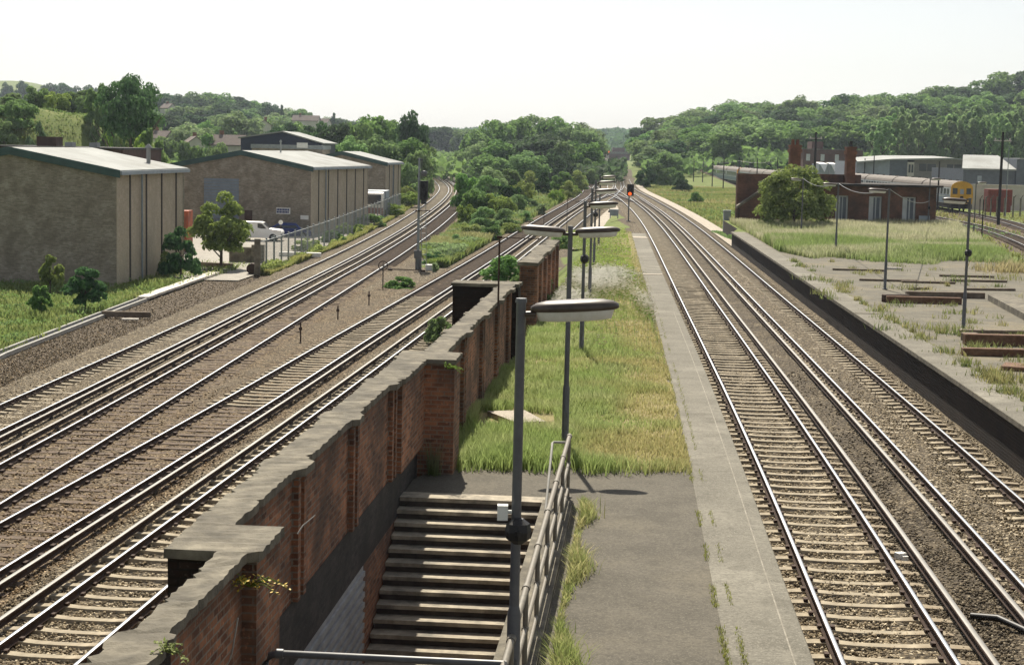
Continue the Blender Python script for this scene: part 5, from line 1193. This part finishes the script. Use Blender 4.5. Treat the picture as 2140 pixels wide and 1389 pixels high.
# far left hillside trees and houses
lb, gp_ = 'leafy tree among the houses on the far left-hand hillside', 'trees of the far left-hand hillside'
sky_l = ([300, 340, 420, 500, 560, 620, 700, 780, 890, 960, 1010], [206, 204, 196, 204, 218, 232, 250, 262, 268, 272, 276])
for row, (Y, n) in enumerate(((760, 26), (640, 22), (520, 18), (420, 13))):
    for k in range(n):
        px = 290 + (720 - 290 + (260 if row == 0 else 160 if row == 1 else 40)) * (k + random.uniform(.1, .9)) / n
        top = float(np.interp(px, *sky_l)); yt = top + 20 * row + random.uniform(-5, 9)
        kind = random.choices('rdp', (4, 3, 2))[0]
        tree(px, yt, Y + random.uniform(-20, 20), random.uniform(42, 74), kind, lb, gp_)
for px, yt, Y, w, kd in ((500, 238, 420, 96, 'p'), (345, 245, 430, 70, 'd'), (395, 262, 360, 92, 'p'), (440, 285, 330, 70, 'b'), (350, 290, 320, 60, 'b'), (475, 290, 340, 60, 'r'), (590, 262, 320, 70, 'd'), (630, 262, 330, 70, 'r'), (320, 300, 290, 60, 'b'), (400, 300, 290, 60, 'b'), (455, 302, 280, 50, 'b')):
    tree(px, yt, Y, w, kd, lb, gp_)
for L, px, yt, Y in (('dark pointed conifer on the skyline of the far left-hand hill', 588, 224, 640), ('dark conifer standing above the roofs at the right end of the far left-hand hill', 697, 240, 700)):
    tree(px, yt, Y, 16, 'c', L, None, 'conifer', 'conifer')
def house(label, px, ye, Y, w, d, rz, hip=False, base=7):
    x, z = at_y(px, ye, Y); zb = min(zg(x, Y) - .5, z - 3.0); H = z - zb; r = thing('house', label, 'house', (x, Y, zb), rz)
    q = MB(); q.ext([(-w/2, 0), (w/2, 0), (w/2, H), (0, H + w * .36), (-w/2, H)], -d/2, d/2); q.build('wall', [M['render']], r)
    q = MB(); o = .4; zz = H - o * .72
    for s in (-1, 1): q.add([(s*(w/2 + o), -d/2 - .3, zz), (0, -d/2 - .3, H + w*.36), (0, d/2 + .3, H + w*.36), (s*(w/2 + o), d/2 + .3, zz), (s*(w/2 + o), -d/2 - .3, zz + .2), (0, -d/2 - .3, H + w*.36 + .2), (0, d/2 + .3, H + w*.36 + .2), (s*(w/2 + o), d/2 + .3, zz + .2)], [(0, 1, 2, 3), (4, 5, 6, 7), (0, 1, 5, 4), (2, 3, 7, 6), (0, 3, 7, 4)])
    rf = q.build('roof', [M['tile']], r); q = MB(); q.box((w * .12, d * .25, H + w * .36), (.7, .7, 2.0)); q.build('chimney', [M['chim']], rf)
    for s in (-1, 1):
        q = MB(); q.box((s * w * .22, -d/2 - .03, H * .6), (1.2, .06, 1.1)); f = q.build('window', [M['window']], r); q = MB(); q.box((s * w * .22, -d/2 - .07, H * .6), (.08, .05, 1.1)); q.build('glazing_bar', [M['white']], f)
for L, px, ye, Y, w, d, rz in (('house with a brown roof just right of the big dark tree', 335, 288, 360, 7, 9, 1.2), ('large brown-roofed house half hidden above the middle warehouse', 478, 302, 330, 9, 13, 1.35), ('small pale house below the skyline of the far left hill', 352, 226, 640, 8, 9, .9), ('house with a pale gable right of the pale willow', 552, 262, 470, 7, 9, .2), ('long brown roof near the right end of the far left-hand hill', 640, 252, 620, 9, 18, 1.5), ('roof just under the conifer on the far left-hand hill', 672, 258, 660, 9, 12, 1.3), ('pale house with its gable above the yard, left of the pale willow', 405, 300, 350, 7, 9, .4)):
    house(L, px, ye, Y, w * .52, d * .52, rz)
# mound and its trees
tree(272, 166, 178, 108, 'd', 'large dark tree on the right flank of the grassy mound', None, 'dark_tree', 'tree', cm=crown('crown', 901, 9000, .017, M['leafd'], 'round', 60, .42, .42))
for L, px, yt, Y, w, kd in (('bright leafy tree on the face of the grassy mound', 45, 214, 205, 64, 'b'), ('bush with a ragged top left of the large dark tree', 205, 180, 215, 44, 'b'), ('dark bush on the mound just behind the brick building roof', 75, 262, 198, 40, 'bd')):
    tree(px, yt, Y, w, kd, L, None)
lb, gp_ = 'bush growing on the crest and flank of the grassy mound', 'bushes on the grassy mound'
for px, yt, Y, w, kd in ((215, 205, 212, 40, 'b'), (180, 200, 222, 40, 'b'), (245, 262, 200, 34, 'by'), (95, 188, 230, 40, 'b'), (30, 205, 214, 50, 'b'), (145, 196, 226, 30, 'bd'), (20, 196, 222, 60, 'b'), (75, 184, 226, 50, 'b'), (120, 194, 224, 46, 'by'), (165, 190, 232, 60, 'b'), (235, 240, 196, 44, 'by'), (262, 270, 184, 40, 'by'), (290, 292, 170, 60, 'by'), (310, 278, 168, 50, 'b'), (225, 215, 206, 44, 'b'), (8, 250, 202, 60, 'b'), (-10, 220, 208, 70, 'b'), (330, 300, 160, 50, 'b'), (300, 308, 158, 44, 'by'), (250, 292, 172, 36, 'b')):
    tree(px, yt, Y, w, kd, lb, gp_, 'shrub', 'shrub')
lb, gp_ = 'far tree on the pale field skyline behind the mound', 'far trees on the pale field skyline'
for px, yt, w in ((14, 176, 26), (46, 172, 24), (60, 178, 24), (105, 178, 44), (132, 176, 40), (155, 184, 40), (190, 182, 50), (-20, 184, 30)): tree(px, yt, 1000, w, 'd', lb, gp_)
# near-left verge
tree(463, 408, 107, 96, 'b', 'young tree with a thin bare trunk beside the warehouse yard', None, 'young_tree', 'tree', cm=crown('crown', 911, 6000, .023, M['leafb'], 'loose', 42, .42, .16))
for L, px, yt, py, w, kd, nm in (('dense dark green bush at the right corner of the nearest warehouse', 378, 478, 580, 70, 'bd', 'shrub'), ('pale flowering bush left of the dense dark bush by the warehouse', 322, 520, 572, 56, 'by', 'shrub'), ('dark sapling nearest the cable trough', 178, 562, 650, 74, 'bd', 'sapling'), ('yellowish sapling against the dark gable of the nearest warehouse', 104, 536, 612, 44, 'by', 'sapling'), ('slim dark sapling just in front of the yellowish one', 86, 600, 662, 40, 'b', 'sapling')):
    X, Y = at_l(px, py); tree(px, yt, Y, w, kd, L, None, nm, 'shrub', zbase=zl(Y) - .06, sink=.05, cm=crown('crown', px, 2600, .05, M['leafd' if kd == 'bd' else 'leafy' if kd == 'by' else 'leaf'], 'bush' if nm == 'shrub' else 'loose', 26, .55 if nm == 'shrub' else .48, .0 if nm == 'shrub' else .1))
for L, px, yt, py, w, kd, z in (('low green bush between the tracks at the foot of the tall signal', 842, 580, 602, 64, 'b', None), ('green weed bush growing against the left side of the parapet wall', 918, 664, 722, 56, 'b', None), ('leafy bush at the end of the parapet wall in front of the daisies', 1110, 572, 632, 80, 'b', PT), ('bush filling the gap beyond the broad end pier', 1050, 536, 582, 96, 'b', .3), ('bush behind the short crumbling wall', 1170, 492, 520, 46, 'b', PT), ('dark green bush just beyond the white kerb by the signal', 908, 528, 556, 44, 'bd', None)):
    X, Y = at_z(px, py, z) if z is not None else at_l(px, py)
    tree(px, yt, Y, w, kd, L, None, 'shrub', 'shrub', zbase=(zl(Y) if z is None else z) - .05, sink=.02)
def pxbush(lab, grp, lst):
    for px, yt, py, w, kd in lst:
        X, Y = at_l(px, py); tree(px, yt, Y, w, kd, lab, grp, 'shrub', 'shrub', zbase=zl(Y) - .1, sink=.0)
pxbush('weedy shrub along the foot of the wire fence', 'shrubs along the wire fence', ((640, 500, 524, 46, 'by'), (690, 482, 505, 50, 'b'), (730, 468, 488, 50, 'by'), (775, 448, 472, 50, 'b'), (815, 425, 452, 46, 'by'), (852, 402, 432, 50, 'by'), (868, 385, 415, 44, 'b'), (820, 428, 448, 20, 'bd'), (845, 388, 425, 40, 'by'), (890, 375, 398, 30, 'b')))

# -------- grasses
def blades(name, P, H, cb, ct, w=.012, lean=.35, seed=1, kind='stuff'):
    g = np.random.default_rng(seed); n = len(P); P = np.asarray(P); H = np.asarray(H)
    a = g.uniform(0, 2 * np.pi, n); W = np.stack([np.cos(a), np.sin(a), np.zeros(n)], 1) * (w * g.uniform(.6, 1.5, n))[:, None]
    b = g.uniform(0, 2 * np.pi, n); L = np.stack([np.cos(b), np.sin(b), np.zeros(n)], 1) * (H * lean * g.uniform(.1, 1.2, n))[:, None]
    up = np.stack([np.zeros(n), np.zeros(n), H], 1)
    V = np.stack([P - W, P + W, P + L * .35 + up * .55 - W * .8, P + L * .35 + up * .55 + W * .8, P + L + up * .97], 1).reshape(-1, 3)
    i = np.arange(n)[:, None] * 5; Fs = np.concatenate([i + [0, 1, 3], i + [0, 3, 2], i + [2, 3, 4]]).reshape(-1, 3)
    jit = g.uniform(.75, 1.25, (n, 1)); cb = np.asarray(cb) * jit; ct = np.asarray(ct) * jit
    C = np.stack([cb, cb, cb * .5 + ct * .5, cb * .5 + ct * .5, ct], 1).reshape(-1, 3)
    o = link(name, nmesh(name, V, Fs, [M['grass']], {'Col': np.clip(C, 0, 1)})); return tag(o, kind=kind)
def vnoise(x, y, s, seed=0):
    g = np.random.default_rng(seed); T = g.random((64, 64)); x, y = np.asarray(x) / s, np.asarray(y) / s
    i, j = np.floor(x).astype(int), np.floor(y).astype(int); u, v = x - i, y - j; u, v = u*u*(3-2*u), v*v*(3-2*v)
    q = lambda a, b: T[a % 64, b % 64]
    return (q(i, j)*(1-u)+q(i+1, j)*u)*(1-v) + (q(i, j+1)*(1-u)+q(i+1, j+1)*u)*v
def lerp(a, b, t): t = np.asarray(t)[:, None]; return np.asarray(a) * (1 - t) + np.asarray(b) * t
def scatter(n, y0, y1, fa, fb, seed, near=True, yp=1.6):
    g = np.random.default_rng(seed); t = g.random(n)
    y = 1.0 / ((1 / y0) * (1 - t) + (1 / y1) * t) if near else y0 + (y1 - y0) * t     # denser towards the viewer's end of the bed
    A = np.array([fa(v) for v in y]); B = np.array([fb(v) for v in y]); return A + (B - A) * g.random(n), y, g
GREEN, DRY, PALE, SEED = (.165, .26, .075), (.34, .30, .13), (.50, .50, .27), (.36, .31, .22)
# island platform
x, y, g = scatter(108000, 28.4, 128, lambda v: wx(v) - (.4 if v < 44 else .1) if v < 95 else X4(v) + 3, lambda v: EL(v) - .95, 3)
lat = (x - np.array([wx(v) for v in y])) / np.array([EL(v) - 1.0 - wx(v) for v in y])
dry = np.clip((lat - .52) * 2.6 + (vnoise(x, y, 1.7, 2) - .5) * 1.7 + (g.random(len(x)) - .5) * .5, 0, 1); bare = (vnoise(x, y, .8, 9) + (lat > .72) * .18 > .78) & (g.random(len(x)) < .6)
slx, sly = at_z(1079, 880, PT); keep = ~bare & ~((np.abs(x - slx) < .80) & (y > sly - 1.5) & (y < sly + 1.0)) & (y > 28.55 + 2.6 * vnoise(x, y, .5, 77) * g.random(len(x)) ** .6 * (.35 + .65 * np.clip(lat, 0, 1))); x, y, lat, dry = x[keep], y[keep], lat[keep], dry[keep]
tall = np.clip(vnoise(x, y, 2.3, 5) * 1.5 - .35, 0, 1) * (1 - dry * .8)
H = .05 + .26 * tall + .09 * g.random(len(x)) * (1 - dry * .75); z = np.array([zfl(v) for v in y])
cb = lerp(lerp(GREEN, (.22, .25, .075), vnoise(x, y, .6, 6)), DRY, dry); ct = lerp(lerp((.28, .38, .12), PALE, vnoise(x, y, .9, 7) ** 1.5), (.43, .37, .19), dry)
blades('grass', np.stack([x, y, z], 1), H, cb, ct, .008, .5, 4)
# soil and moss under the grass of the island platform
b = MB(); ys = np.arange(29.3, 128, 1.2)
for a, c in zip(ys[:-1], ys[1:]):
    b.add([(wx(a) - .05, a, zfl(a) + .006), (EL(a) - 1.0 + .08 * math.sin(a * 2.1), a, zfl(a) + .006), (EL(c) - 1.0 + .08 * math.sin(c * 2.1), c, zfl(c) + .006), (wx(c) - .05, c, zfl(c) + .006)], [(0, 1, 2, 3)])
M['soil'] = tarmac('mossy_soil', (.19, .165, .07), (.12, .13, .04), (.26, .19, .09), (.32, .25, .14), .6)
tag(b.build('soil', [M['soil']]), kind='structure')
# daisies
def daisies(n, pts, spread, seed, hmin=.25):
    g = np.random.default_rng(seed); P = []
    for px, py, k, sx, sy in pts:
        X, Y = at_z(px, py, PT); P.append(np.stack([g.normal(X, sx, k), g.normal(Y, sy, k)], 1))
    P = np.concatenate(P); m = np.array([wx(v) + .1 < u < EL(v) - 1.0 for u, v in P]); P = P[m]; H = g.uniform(hmin, hmin + .25, len(P)); s = g.uniform(.028, .052, len(P))
    V, Fs, C = [], [], []
    ex = np.stack([s, s * 0, s * .15], 1); ey = np.stack([s * 0, s * .8, -s * .45], 1); c = np.stack([P[:, 0], P[:, 1], PT + H], 1)
    V = np.stack([c - ex - ey*.5, c - ey, c + ex - ey*.5, c + ex + ey*.5, c + ey, c - ex + ey*.5], 1).reshape(-1, 3); n = len(P)
    me = nmesh('daisies', V, np.arange(6 * n).reshape(n, 6), [M['white']]); tag(link('daisies', me), kind='stuff')
    blades('daisy_stems', np.stack([P[:, 0], P[:, 1], np.full(n, PT)], 1), H, np.tile(GREEN, (n, 1)), np.tile((.12, .16, .06), (n, 1)), .008, .1, seed + 1)
daisies(0, ((1240, 600, 3600, .75, 3.2), (1185, 640, 1600, .6, 2.4), (1280, 585, 1200, .6, 2.2), (1355, 655, 700, .25, 3.5), (1230, 520, 500, .9, 8), (1300, 700, 160, .9, 5)), 0, 31)
# right platform: belt of tall seeding grass, then tufts
x, y, g = scatter(85000, 88, 138, lambda v: ER(v) + 1.1 + 2.0 * max(0, (98 - v) / 10), lambda v: RR(v), 13)
cut = 90 + 6.5 * (vnoise(x, x * 0, 2.2, 3) - .3) + 3 * (g.random(len(x)) - .5); keep = y > cut; x, y = x[keep], y[keep]
H = np.clip(.25 + .55 * vnoise(x, y, 5, 11) + .2 * g.random(len(x)), .15, 1) * np.clip((y - 88) / 8, .35, 1); sd = np.clip((y - 96) / 18 + (vnoise(x, y, 3.2, 12) - .5) * 2.2 + (g.random(len(x)) - .5) * .5, 0, 1)
z = np.where(y < 143, PT, 0)
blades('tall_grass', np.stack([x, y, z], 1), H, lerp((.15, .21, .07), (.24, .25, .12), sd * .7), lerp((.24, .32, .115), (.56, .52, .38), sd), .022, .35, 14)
tuft = []
g = np.random.default_rng(17)
for k in range(330):
    Y = 1 / g.uniform(1 / 90, 1 / 30); X = ER(Y) + g.uniform(.95, max(2.2, RR(Y) - ER(Y))) if g.random() < .75 else ER(Y) + .98 + g.normal(0, .08)
    n = int(g.uniform(14, 60)); r = g.uniform(.05, .30); a = g.normal(0, r, (n, 2)); tuft.append(np.stack([X + a[:, 0], Y + a[:, 1], np.full(n, PT), g.uniform(.08, .32, n) * (1 - .5 * np.hypot(a[:, 0], a[:, 1]) / (r * 3)), np.full(n, g.random())], 1))
# pinned tufts near the debris
for px, py, r, n in ((2010, 700, .3, 120), (1960, 690, .35, 90), (2060, 735, .3, 90), (1880, 640, .3, 60), (1720, 615, .25, 60), (1735, 625, .2, 40), (1760, 600, .25, 50), (2115, 800, .2, 70), (1900, 605, .35, 70), (2080, 560, .5, 90), (1690, 585, .3, 60), (1850, 690, .2, 40), (2000, 590, .4, 60), (2110, 585, .6, 120)):
    X, Y = at_z(px, py, PT); a = g.normal(0, r, (n, 2)); tuft.append(np.stack([X + a[:, 0], Y + a[:, 1], np.full(n, PT), g.uniform(.1, .4, n), np.full(n, g.random() * .6)], 1))
T = np.concatenate(tuft); blades('grass_tufts', T[:, :3], np.maximum(T[:, 3], .05), lerp((.07, .10, .03), DRY, T[:, 4]), lerp((.15, .19, .07), (.33, .26, .14), T[:, 4]), .012, .7, 18)
X, Y = at_z(2125, 568, PT); a = g.normal(0, 1, (700, 2)) * (.9, .8); blades('dry_grass', np.stack([X + a[:, 0], Y + a[:, 1], np.full(700, PT)], 1), g.uniform(.25, .7, 700), np.tile((.3, .24, .13), (700, 1)), np.tile((.5, .42, .26), (700, 1)), .02, .6, 19)
# moss line along both edge pavings, tufts along the stair kerb
P = []
for k in range(9000):
    Y = 1 / g.uniform(1 / 90, 1 / 17); P.append((EL(Y) - (.97 if g.random() < .65 else .78) + g.normal(0, .022), Y, PT)) if g.random() < .45 else P.append((ER(Y) + .96 + g.normal(0, .05), Y, PT))
P = np.array(P); k = vnoise(P[:, 0], P[:, 1], 1.1, 22) > .36; P = P[k]; n = len(P); blades('moss_line', P, g.uniform(.015, .07, n), np.tile((.14, .15, .03), (n, 1)), np.tile((.28, .27, .08), (n, 1)), .0045, .8, 23)
tuft = []
for Y in np.arange(13.5, 26.6, .16):
    d = vnoise([Y], [0.], 1.1, 33)[0]; n = int(22 + 95 * d); r = .04 + .10 * d
    a = g.normal(0, r, (n, 2)); tuft.append(np.stack([wx(Y) + 2.46 + .08 * d + np.abs(a[:, 0]), Y + a[:, 1], np.full(n, PT), g.uniform(.04, .30, n) * (.35 + d), np.full(n, g.random())], 1))
T = np.concatenate(tuft); blades('kerb_grass', T[:, :3], T[:, 3], lerp((.13, .19, .04), (.30, .27, .11), T[:, 4]), lerp((.30, .36, .12), (.62, .54, .30), T[:, 4]), .005, .9, 34)
X, Y = at_z(905, 990, PT); a = g.normal(0, .13, (160, 2)); blades('kerb_grass', np.stack([X + a[:, 0] * .6, Y + a[:, 1], np.full(160, PT)], 1), g.uniform(.25, .75, 160), np.tile((.06, .10, .025), (160, 1)), np.tile((.36, .32, .2), (160, 1)), .006, .35, 35)
# left verge, triangle, fence verge, meadow
x, y, g = scatter(30000, 58, 112, lambda v: -34.0, lambda v: float(np.interp(v, [58, 84, 100, 112], [-19.0, -19.1, -18.0, -17.2])) , 41)
H = .12 + .4 * vnoise(x, y, 1.6, 42) ** 2 + .1 * g.random(len(x)); blades('verge_weeds', np.stack([x, y, np.array([zl(v) - .09 for v in y])], 1), H, lerp((.08, .135, .035), (.14, .16, .05), vnoise(x, y, 1.1, 43)), lerp((.16, .25, .065), (.32, .33, .14), vnoise(x, y, .8, 44)), .035, .6, 45)
x, y, g = scatter(42000, 112, 300, lambda v: X2(v) + 2.0 + max(0, (125 - v) * .12), lambda v: X3(v) - 1.9, 51)
k = np.array([X3(v) - 1.9 - X2(v) - 2.0 > .3 for v in y]); x, y = x[k], y[k]; H = .2 + .8 * vnoise(x, y, 4, 52) + .1 * g.random(len(x)); sd = np.clip(vnoise(x, y, 3, 53) * 1.6 - .5, 0, 1)
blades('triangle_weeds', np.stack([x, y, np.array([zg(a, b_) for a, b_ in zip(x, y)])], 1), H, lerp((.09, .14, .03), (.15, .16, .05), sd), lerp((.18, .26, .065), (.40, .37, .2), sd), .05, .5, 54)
x, y, g = scatter(20000, 103, 260, lambda v: X1(v) - 4.6 if v > 190 else float(np.interp(v, [103, 188], [FA.x + .6, FC.x + .3])), lambda v: X1(v) - 2.1 - max(0, (135 - v) * .03), 61)
H = .15 + .5 * vnoise(x, y, 3, 62); blades('fence_weeds', np.stack([x, y, np.array([zl(v) - .08 for v in y])], 1), H, lerp((.10, .14, .03), (.18, .165, .055), vnoise(x, y, 2, 63)), lerp((.25, .30, .07), (.42, .38, .16), vnoise(x, y, 2.5, 64)), .045, .6, 65)
x, y, g = scatter(36000, 124, 340, lambda v: X6(v) + 3.0, lambda v: min(X8(v) - 2, 46), 71, False)
H = .12 + .4 * vnoise(x, y, 6, 72) + .08 * g.random(len(x)); sd = np.clip(vnoise(x, y, 7, 73) * 1.8 - .4, 0, 1); k = ~((y < 143) & (x > 17)); x, y, H, sd = x[k], y[k], H[k], sd[k]
blades('meadow_grass', np.stack([x, y, np.full(len(x), -.06)], 1), H, lerp((.12, .15, .04), (.21, .175, .07), sd), lerp((.24, .28, .09), (.44, .38, .2), sd), .06, .6, 74)
x, y, g = scatter(16000, 105, 215, lambda v: min(RR(v), 38) + .3 if v < 145 else X8(v) - 8, lambda v: 75.0, 81, False)
k = np.array([abs(a - X7(v)) > 1.9 and abs(a - X8(v)) > 1.8 for a, v in zip(x, y)]); x, y = x[k], y[k]; H = .12 + .35 * vnoise(x, y, 4, 82)
blades('siding_grass', np.stack([x, y, np.full(len(x), -.06)], 1), H, lerp((.12, .15, .04), (.21, .175, .07), vnoise(x, y, 3, 83)), lerp((.25, .29, .09), (.42, .36, .18), vnoise(x, y, 3, 84)), .06, .6, 85)
def leafcover(name, n, y0, y1, fa, fb, size, mat, hmax, ns, seed, zf):
    x, y, g = scatter(n, y0, y1, fa, fb, seed); q = vnoise(x, y, ns, seed); k = q > .3; x, y, q = x[k], y[k], q[k]; n = len(x)
    z = np.array([zf(a, b_) for a, b_ in zip(x, y)]) + hmax * np.clip(q - .25, 0, 1) * g.random(n) ** .5
    N = g.normal(size=(n, 3)) * .8; N[:, 2] += .8; N /= np.linalg.norm(N, axis=1)[:, None]; T = np.cross(N, g.normal(size=(n, 3))); T /= np.linalg.norm(T, axis=1)[:, None]; B = np.cross(N, T); s = size * g.uniform(.5, 1.3, n)[:, None]
    P = np.stack([x, y, z], 1); V = np.stack([P - T*s, P - B*s*.6, P + T*s, P + B*s*.6], 1).reshape(-1, 3)
    return tag(link(name, nmesh(name, V, np.arange(4*n).reshape(n, 4), [mat])), kind='stuff')
leafcover('verge_weeds', 26000, 58, 112, lambda v: -34.0, lambda v: float(np.interp(v, [58, 84, 100, 112], [-19.1, -19.2, -18.1, -17.3])), .06, M['leaf'], .75, 1.5, 441, lambda a, b_: zl(b_) - .08)
leafcover('triangle_weeds', 30000, 108, 290, lambda v: X2(v) + 2.2 + max(0, (125 - v) * .12), lambda v: X3(v) - 2.0, .13, M['leafp'], 1.7, 3.5, 442, lambda a, b_: zg(a, b_))
leafcover('fence_weeds', 14000, 103, 260, lambda v: X1(v) - 4.6 if v > 190 else float(np.interp(v, [103, 188], [FA.x + .5, FC.x + .3])), lambda v: X1(v) - 2.6 - max(0, (135 - v) * .03), .10, M['leafy'], 1.0, 2.5, 443, lambda a, b_: zl(b_) - .08)
leafcover('platform_weeds', 16000, 70, 128, lambda v: wx(v) - .1 if v < 95 else X4(v) + 3, lambda v: EL(v) - 1.3, .05, M['leafy'], .55, 1.6, 444, lambda a, b_: zfl(b_))
leafcover('wall_gap_weeds', 9000, 46, 80, lambda v: X4(v) + 1.9, lambda v: wx(v) - .75 if v > 54 else wx(v) + .2, .06, M['leafy'], .9, 1.3, 445, lambda a, b_: zg(a, b_))
leafcover('mound_weeds', 14000, 186, 245, lambda v: -105.0, lambda v: -40.0, .13, M['leaf'], .5, 6, 446, lambda a, b_: zg(a, b_))
leafcover('meadow_weeds', 12000, 126, 330, lambda v: X6(v) + 3.2, lambda v: 46.0 if v > 145 else 17.0, .12, M['leafp'], .8, 4, 447, lambda a, b_: -.06)
# mound turf
g = np.random.default_rng(91); n = 20000; x = g.uniform(-105, -38, n); y = g.uniform(185, 245, n); zz = np.array([zg(a, b_) for a, b_ in zip(x, y)]); k = zz > -.5; x, y, zz = x[k], y[k], zz[k]; q = vnoise(x, y, 6, 92)
blades('mound_grass', np.stack([x, y, zz], 1), .12 + .25 * q, lerp((.09, .155, .045), (.14, .155, .06), q), lerp((.15, .24, .07), (.22, .25, .11), q), .10, .6, 93)
# little plants on the wall
def sprig(label, px, py, Y, n, ln, col, m, seed):
    X, z = at_y(px, py, Y); g = random.Random(seed); q = MB()
    for k in range(n):
        a = g.uniform(-1.2, 1.2); l = ln * g.uniform(.5, 1); d = Vector((math.sin(a) * .6 + .25, -.5 + g.uniform(-.4, .3), math.cos(a) * .6)).normalized(); p = Vector((0, 0, 0)); pts = [p, d * l * .5, d * l + Vector((0, 0, -l * .35))]
        q.tube(pts, [.006, .004, .002], 4, 0)
        for j in range(7):
            c = pts[1].lerp(pts[2], j / 6) if j > 2 else pts[0].lerp(pts[1], (j + 1) / 3); t_ = Vector((g.uniform(-1, 1), g.uniform(-1, 1), g.uniform(-.3, .6))).normalized() * g.uniform(.022, .045); s = t_.cross(Vector((0, 0, 1))).normalized() * .011
            q.add([c, c + t_ * .5 + s, c + t_, c + t_ * .5 - s], [(0, 1, 2, 3)], 1)
    o = q.build('wall_plant', [M['leafy'], M[m]], None, (X, Y, z)); return tag(o, label, 'plant')
t = NT('flower_yellow'); M['flower'] = t.done(t.princ((.55, .36, .02), .6))
sprig('straggly yellow-flowered plant growing from the parapet pier', 522, 1225, 14.45, 22, .50, None, 'flower', 1)
sprig('green leafy sprig at the foot of the nearest coping stone', 352, 1362, 11.6, 12, .26, None, 'leafy', 2)
sprig('yellowing sprig on the second pier of the parapet wall', 935, 770, 28.3, 10, .4, None, 'leafy', 3)
for L, px, py, Y, e in (('long pale stem trailing down the near part of the brick wall', 485, 1290, 13.9, (-.16, -.05, -.62)), ('thin dry stalk leaning on the brick wall in the middle bay', 612, 1115, 17.2, (.16, .2, .16))):
    X, z = at_y(px, py, Y); X += .05; q = MB(); q.tube([(0, 0, 0), (e[0] * .3, e[1] * .3, e[2] * .5), (e[0], e[1], e[2])], [.008, .007, .004], 5); tag(q.build('plant_stem', [M['offwhite']], None, (X, Y, z)), L, 'stem')
# far woods on the distant ridges
def farwood(name, seed, n, u0, u1, y0, y1, size, mat, ht):
    g = np.random.default_rng(seed); u = g.uniform(u0, u1, n); y = g.uniform(y0, y1, n); x = u * y; z = np.array([zg(a, b_) for a, b_ in zip(x, y)])
    z = z + ht * (.35 + .65 * vnoise(x, y, 14, seed) ** .7) * g.random(n) ** .35
    N = g.normal(size=(n, 3)); N[:, 2] += .6; N /= np.linalg.norm(N, axis=1)[:, None]; T = np.cross(N, g.normal(size=(n, 3))); T /= np.linalg.norm(T, axis=1)[:, None]; B = np.cross(N, T); s = size * g.uniform(.5, 1.3, n)[:, None]
    P = np.stack([x, y, z], 1); V = np.stack([P - T*s, P - B*s*.7, P + T*s, P + B*s*.7], 1).reshape(-1, 3)
    return tag(link(name, nmesh(name, V, np.arange(4*n).reshape(n, 4), [mat])), kind='stuff')
farwood('distant_wood', 201, 26000, -.10, .10, 1150, 1750, 2.6, M['leafd'], 13)
farwood('hillside_undergrowth', 202, 24000, .075, .36, 400, 680, 1.0, M['leaf'], 6)
farwood('hillside_undergrowth', 203, 16000, -.26, -.03, 300, 800, .9, M['leaf'], 5)
farwood('hillside_undergrowth', 204, 9000, -.06, .065, 330, 480, .8, M['leafd'], 5)

# ------------------------------------------------------------------ air, light, camera
q = MB(); q.b2(-1650, 1650, -40, 2620, -4.2, 78)
t = NT('haze_air'); pv = t.n('VolumePrincipled', {'Color': (.74, .85, 1.0, 1), 'Density': .00014, 'Anisotropy': .2}); t.t.links.new(pv.outputs[0], t.out.inputs['Volume'])
if 1: tag(q.build('haze', [t.m]), kind='stuff')

ELEV, AZ = rad(50), rad(-6)                      # azimuth from +Y, positive to the right
sv = Vector((math.sin(AZ) * math.cos(ELEV), math.cos(AZ) * math.cos(ELEV), math.sin(ELEV)))
w = bpy.data.worlds.new('World'); S.world = w; w.use_nodes = True; nt = w.node_tree; nt.nodes.clear()
sk = nt.nodes.new('ShaderNodeTexSky'); sk.sky_type = 'NISHITA'; sk.sun_disc = False; sk.sun_elevation = ELEV; sk.sun_rotation = AZ; sk.dust_density = 1.2; sk.air_density = 1.0; sk.ozone_density = 1.0
bg = nt.nodes.new('ShaderNodeBackground'); bg.inputs[1].default_value = .074; wo = nt.nodes.new('ShaderNodeOutputWorld')
hs = nt.nodes.new('ShaderNodeHueSaturation'); hs.inputs['Saturation'].default_value = .33; nt.links.new(sk.outputs[0], hs.inputs['Color']); nt.links.new(hs.outputs[0], bg.inputs[0]); nt.links.new(bg.outputs[0], wo.inputs[0])
sl = bpy.data.lights.new('sun', 'SUN'); sl.energy = 5.0; sl.angle = rad(.5); sl.color = (1.0, .92, .78)
so = bpy.data.objects.new('sun', sl); COL.objects.link(so); so.rotation_euler = sv.to_track_quat('Z', 'Y').to_euler()
cd = bpy.data.cameras.new('camera'); cam = bpy.data.objects.new('camera', cd); COL.objects.link(cam)
cd.sensor_width = 36; cd.lens = F / 2140 * 36; cd.clip_end = 6000; cd.clip_start = .1
cam.location = (0, 0, CZ)
from mathutils import Matrix
R = Matrix.Rotation(math.pi / 2 - PITCH, 3, 'X') @ Matrix.Rotation(ROLL, 3, 'Z')
cam.rotation_euler = R.to_euler(); S.camera = cam
S.view_settings.view_transform = 'Standard'; S.view_settings.look = 'None'; S.view_settings.exposure = 0.7; S.view_settings.gamma = 1.0
S.cycles.max_bounces = 6; S.cycles.diffuse_bounces = 3; S.cycles.glossy_bounces = 2; S.cycles.transmission_bounces = 3; S.cycles.volume_bounces = 0; S.cycles.transparent_max_bounces = 6
S.cycles.use_denoising = True
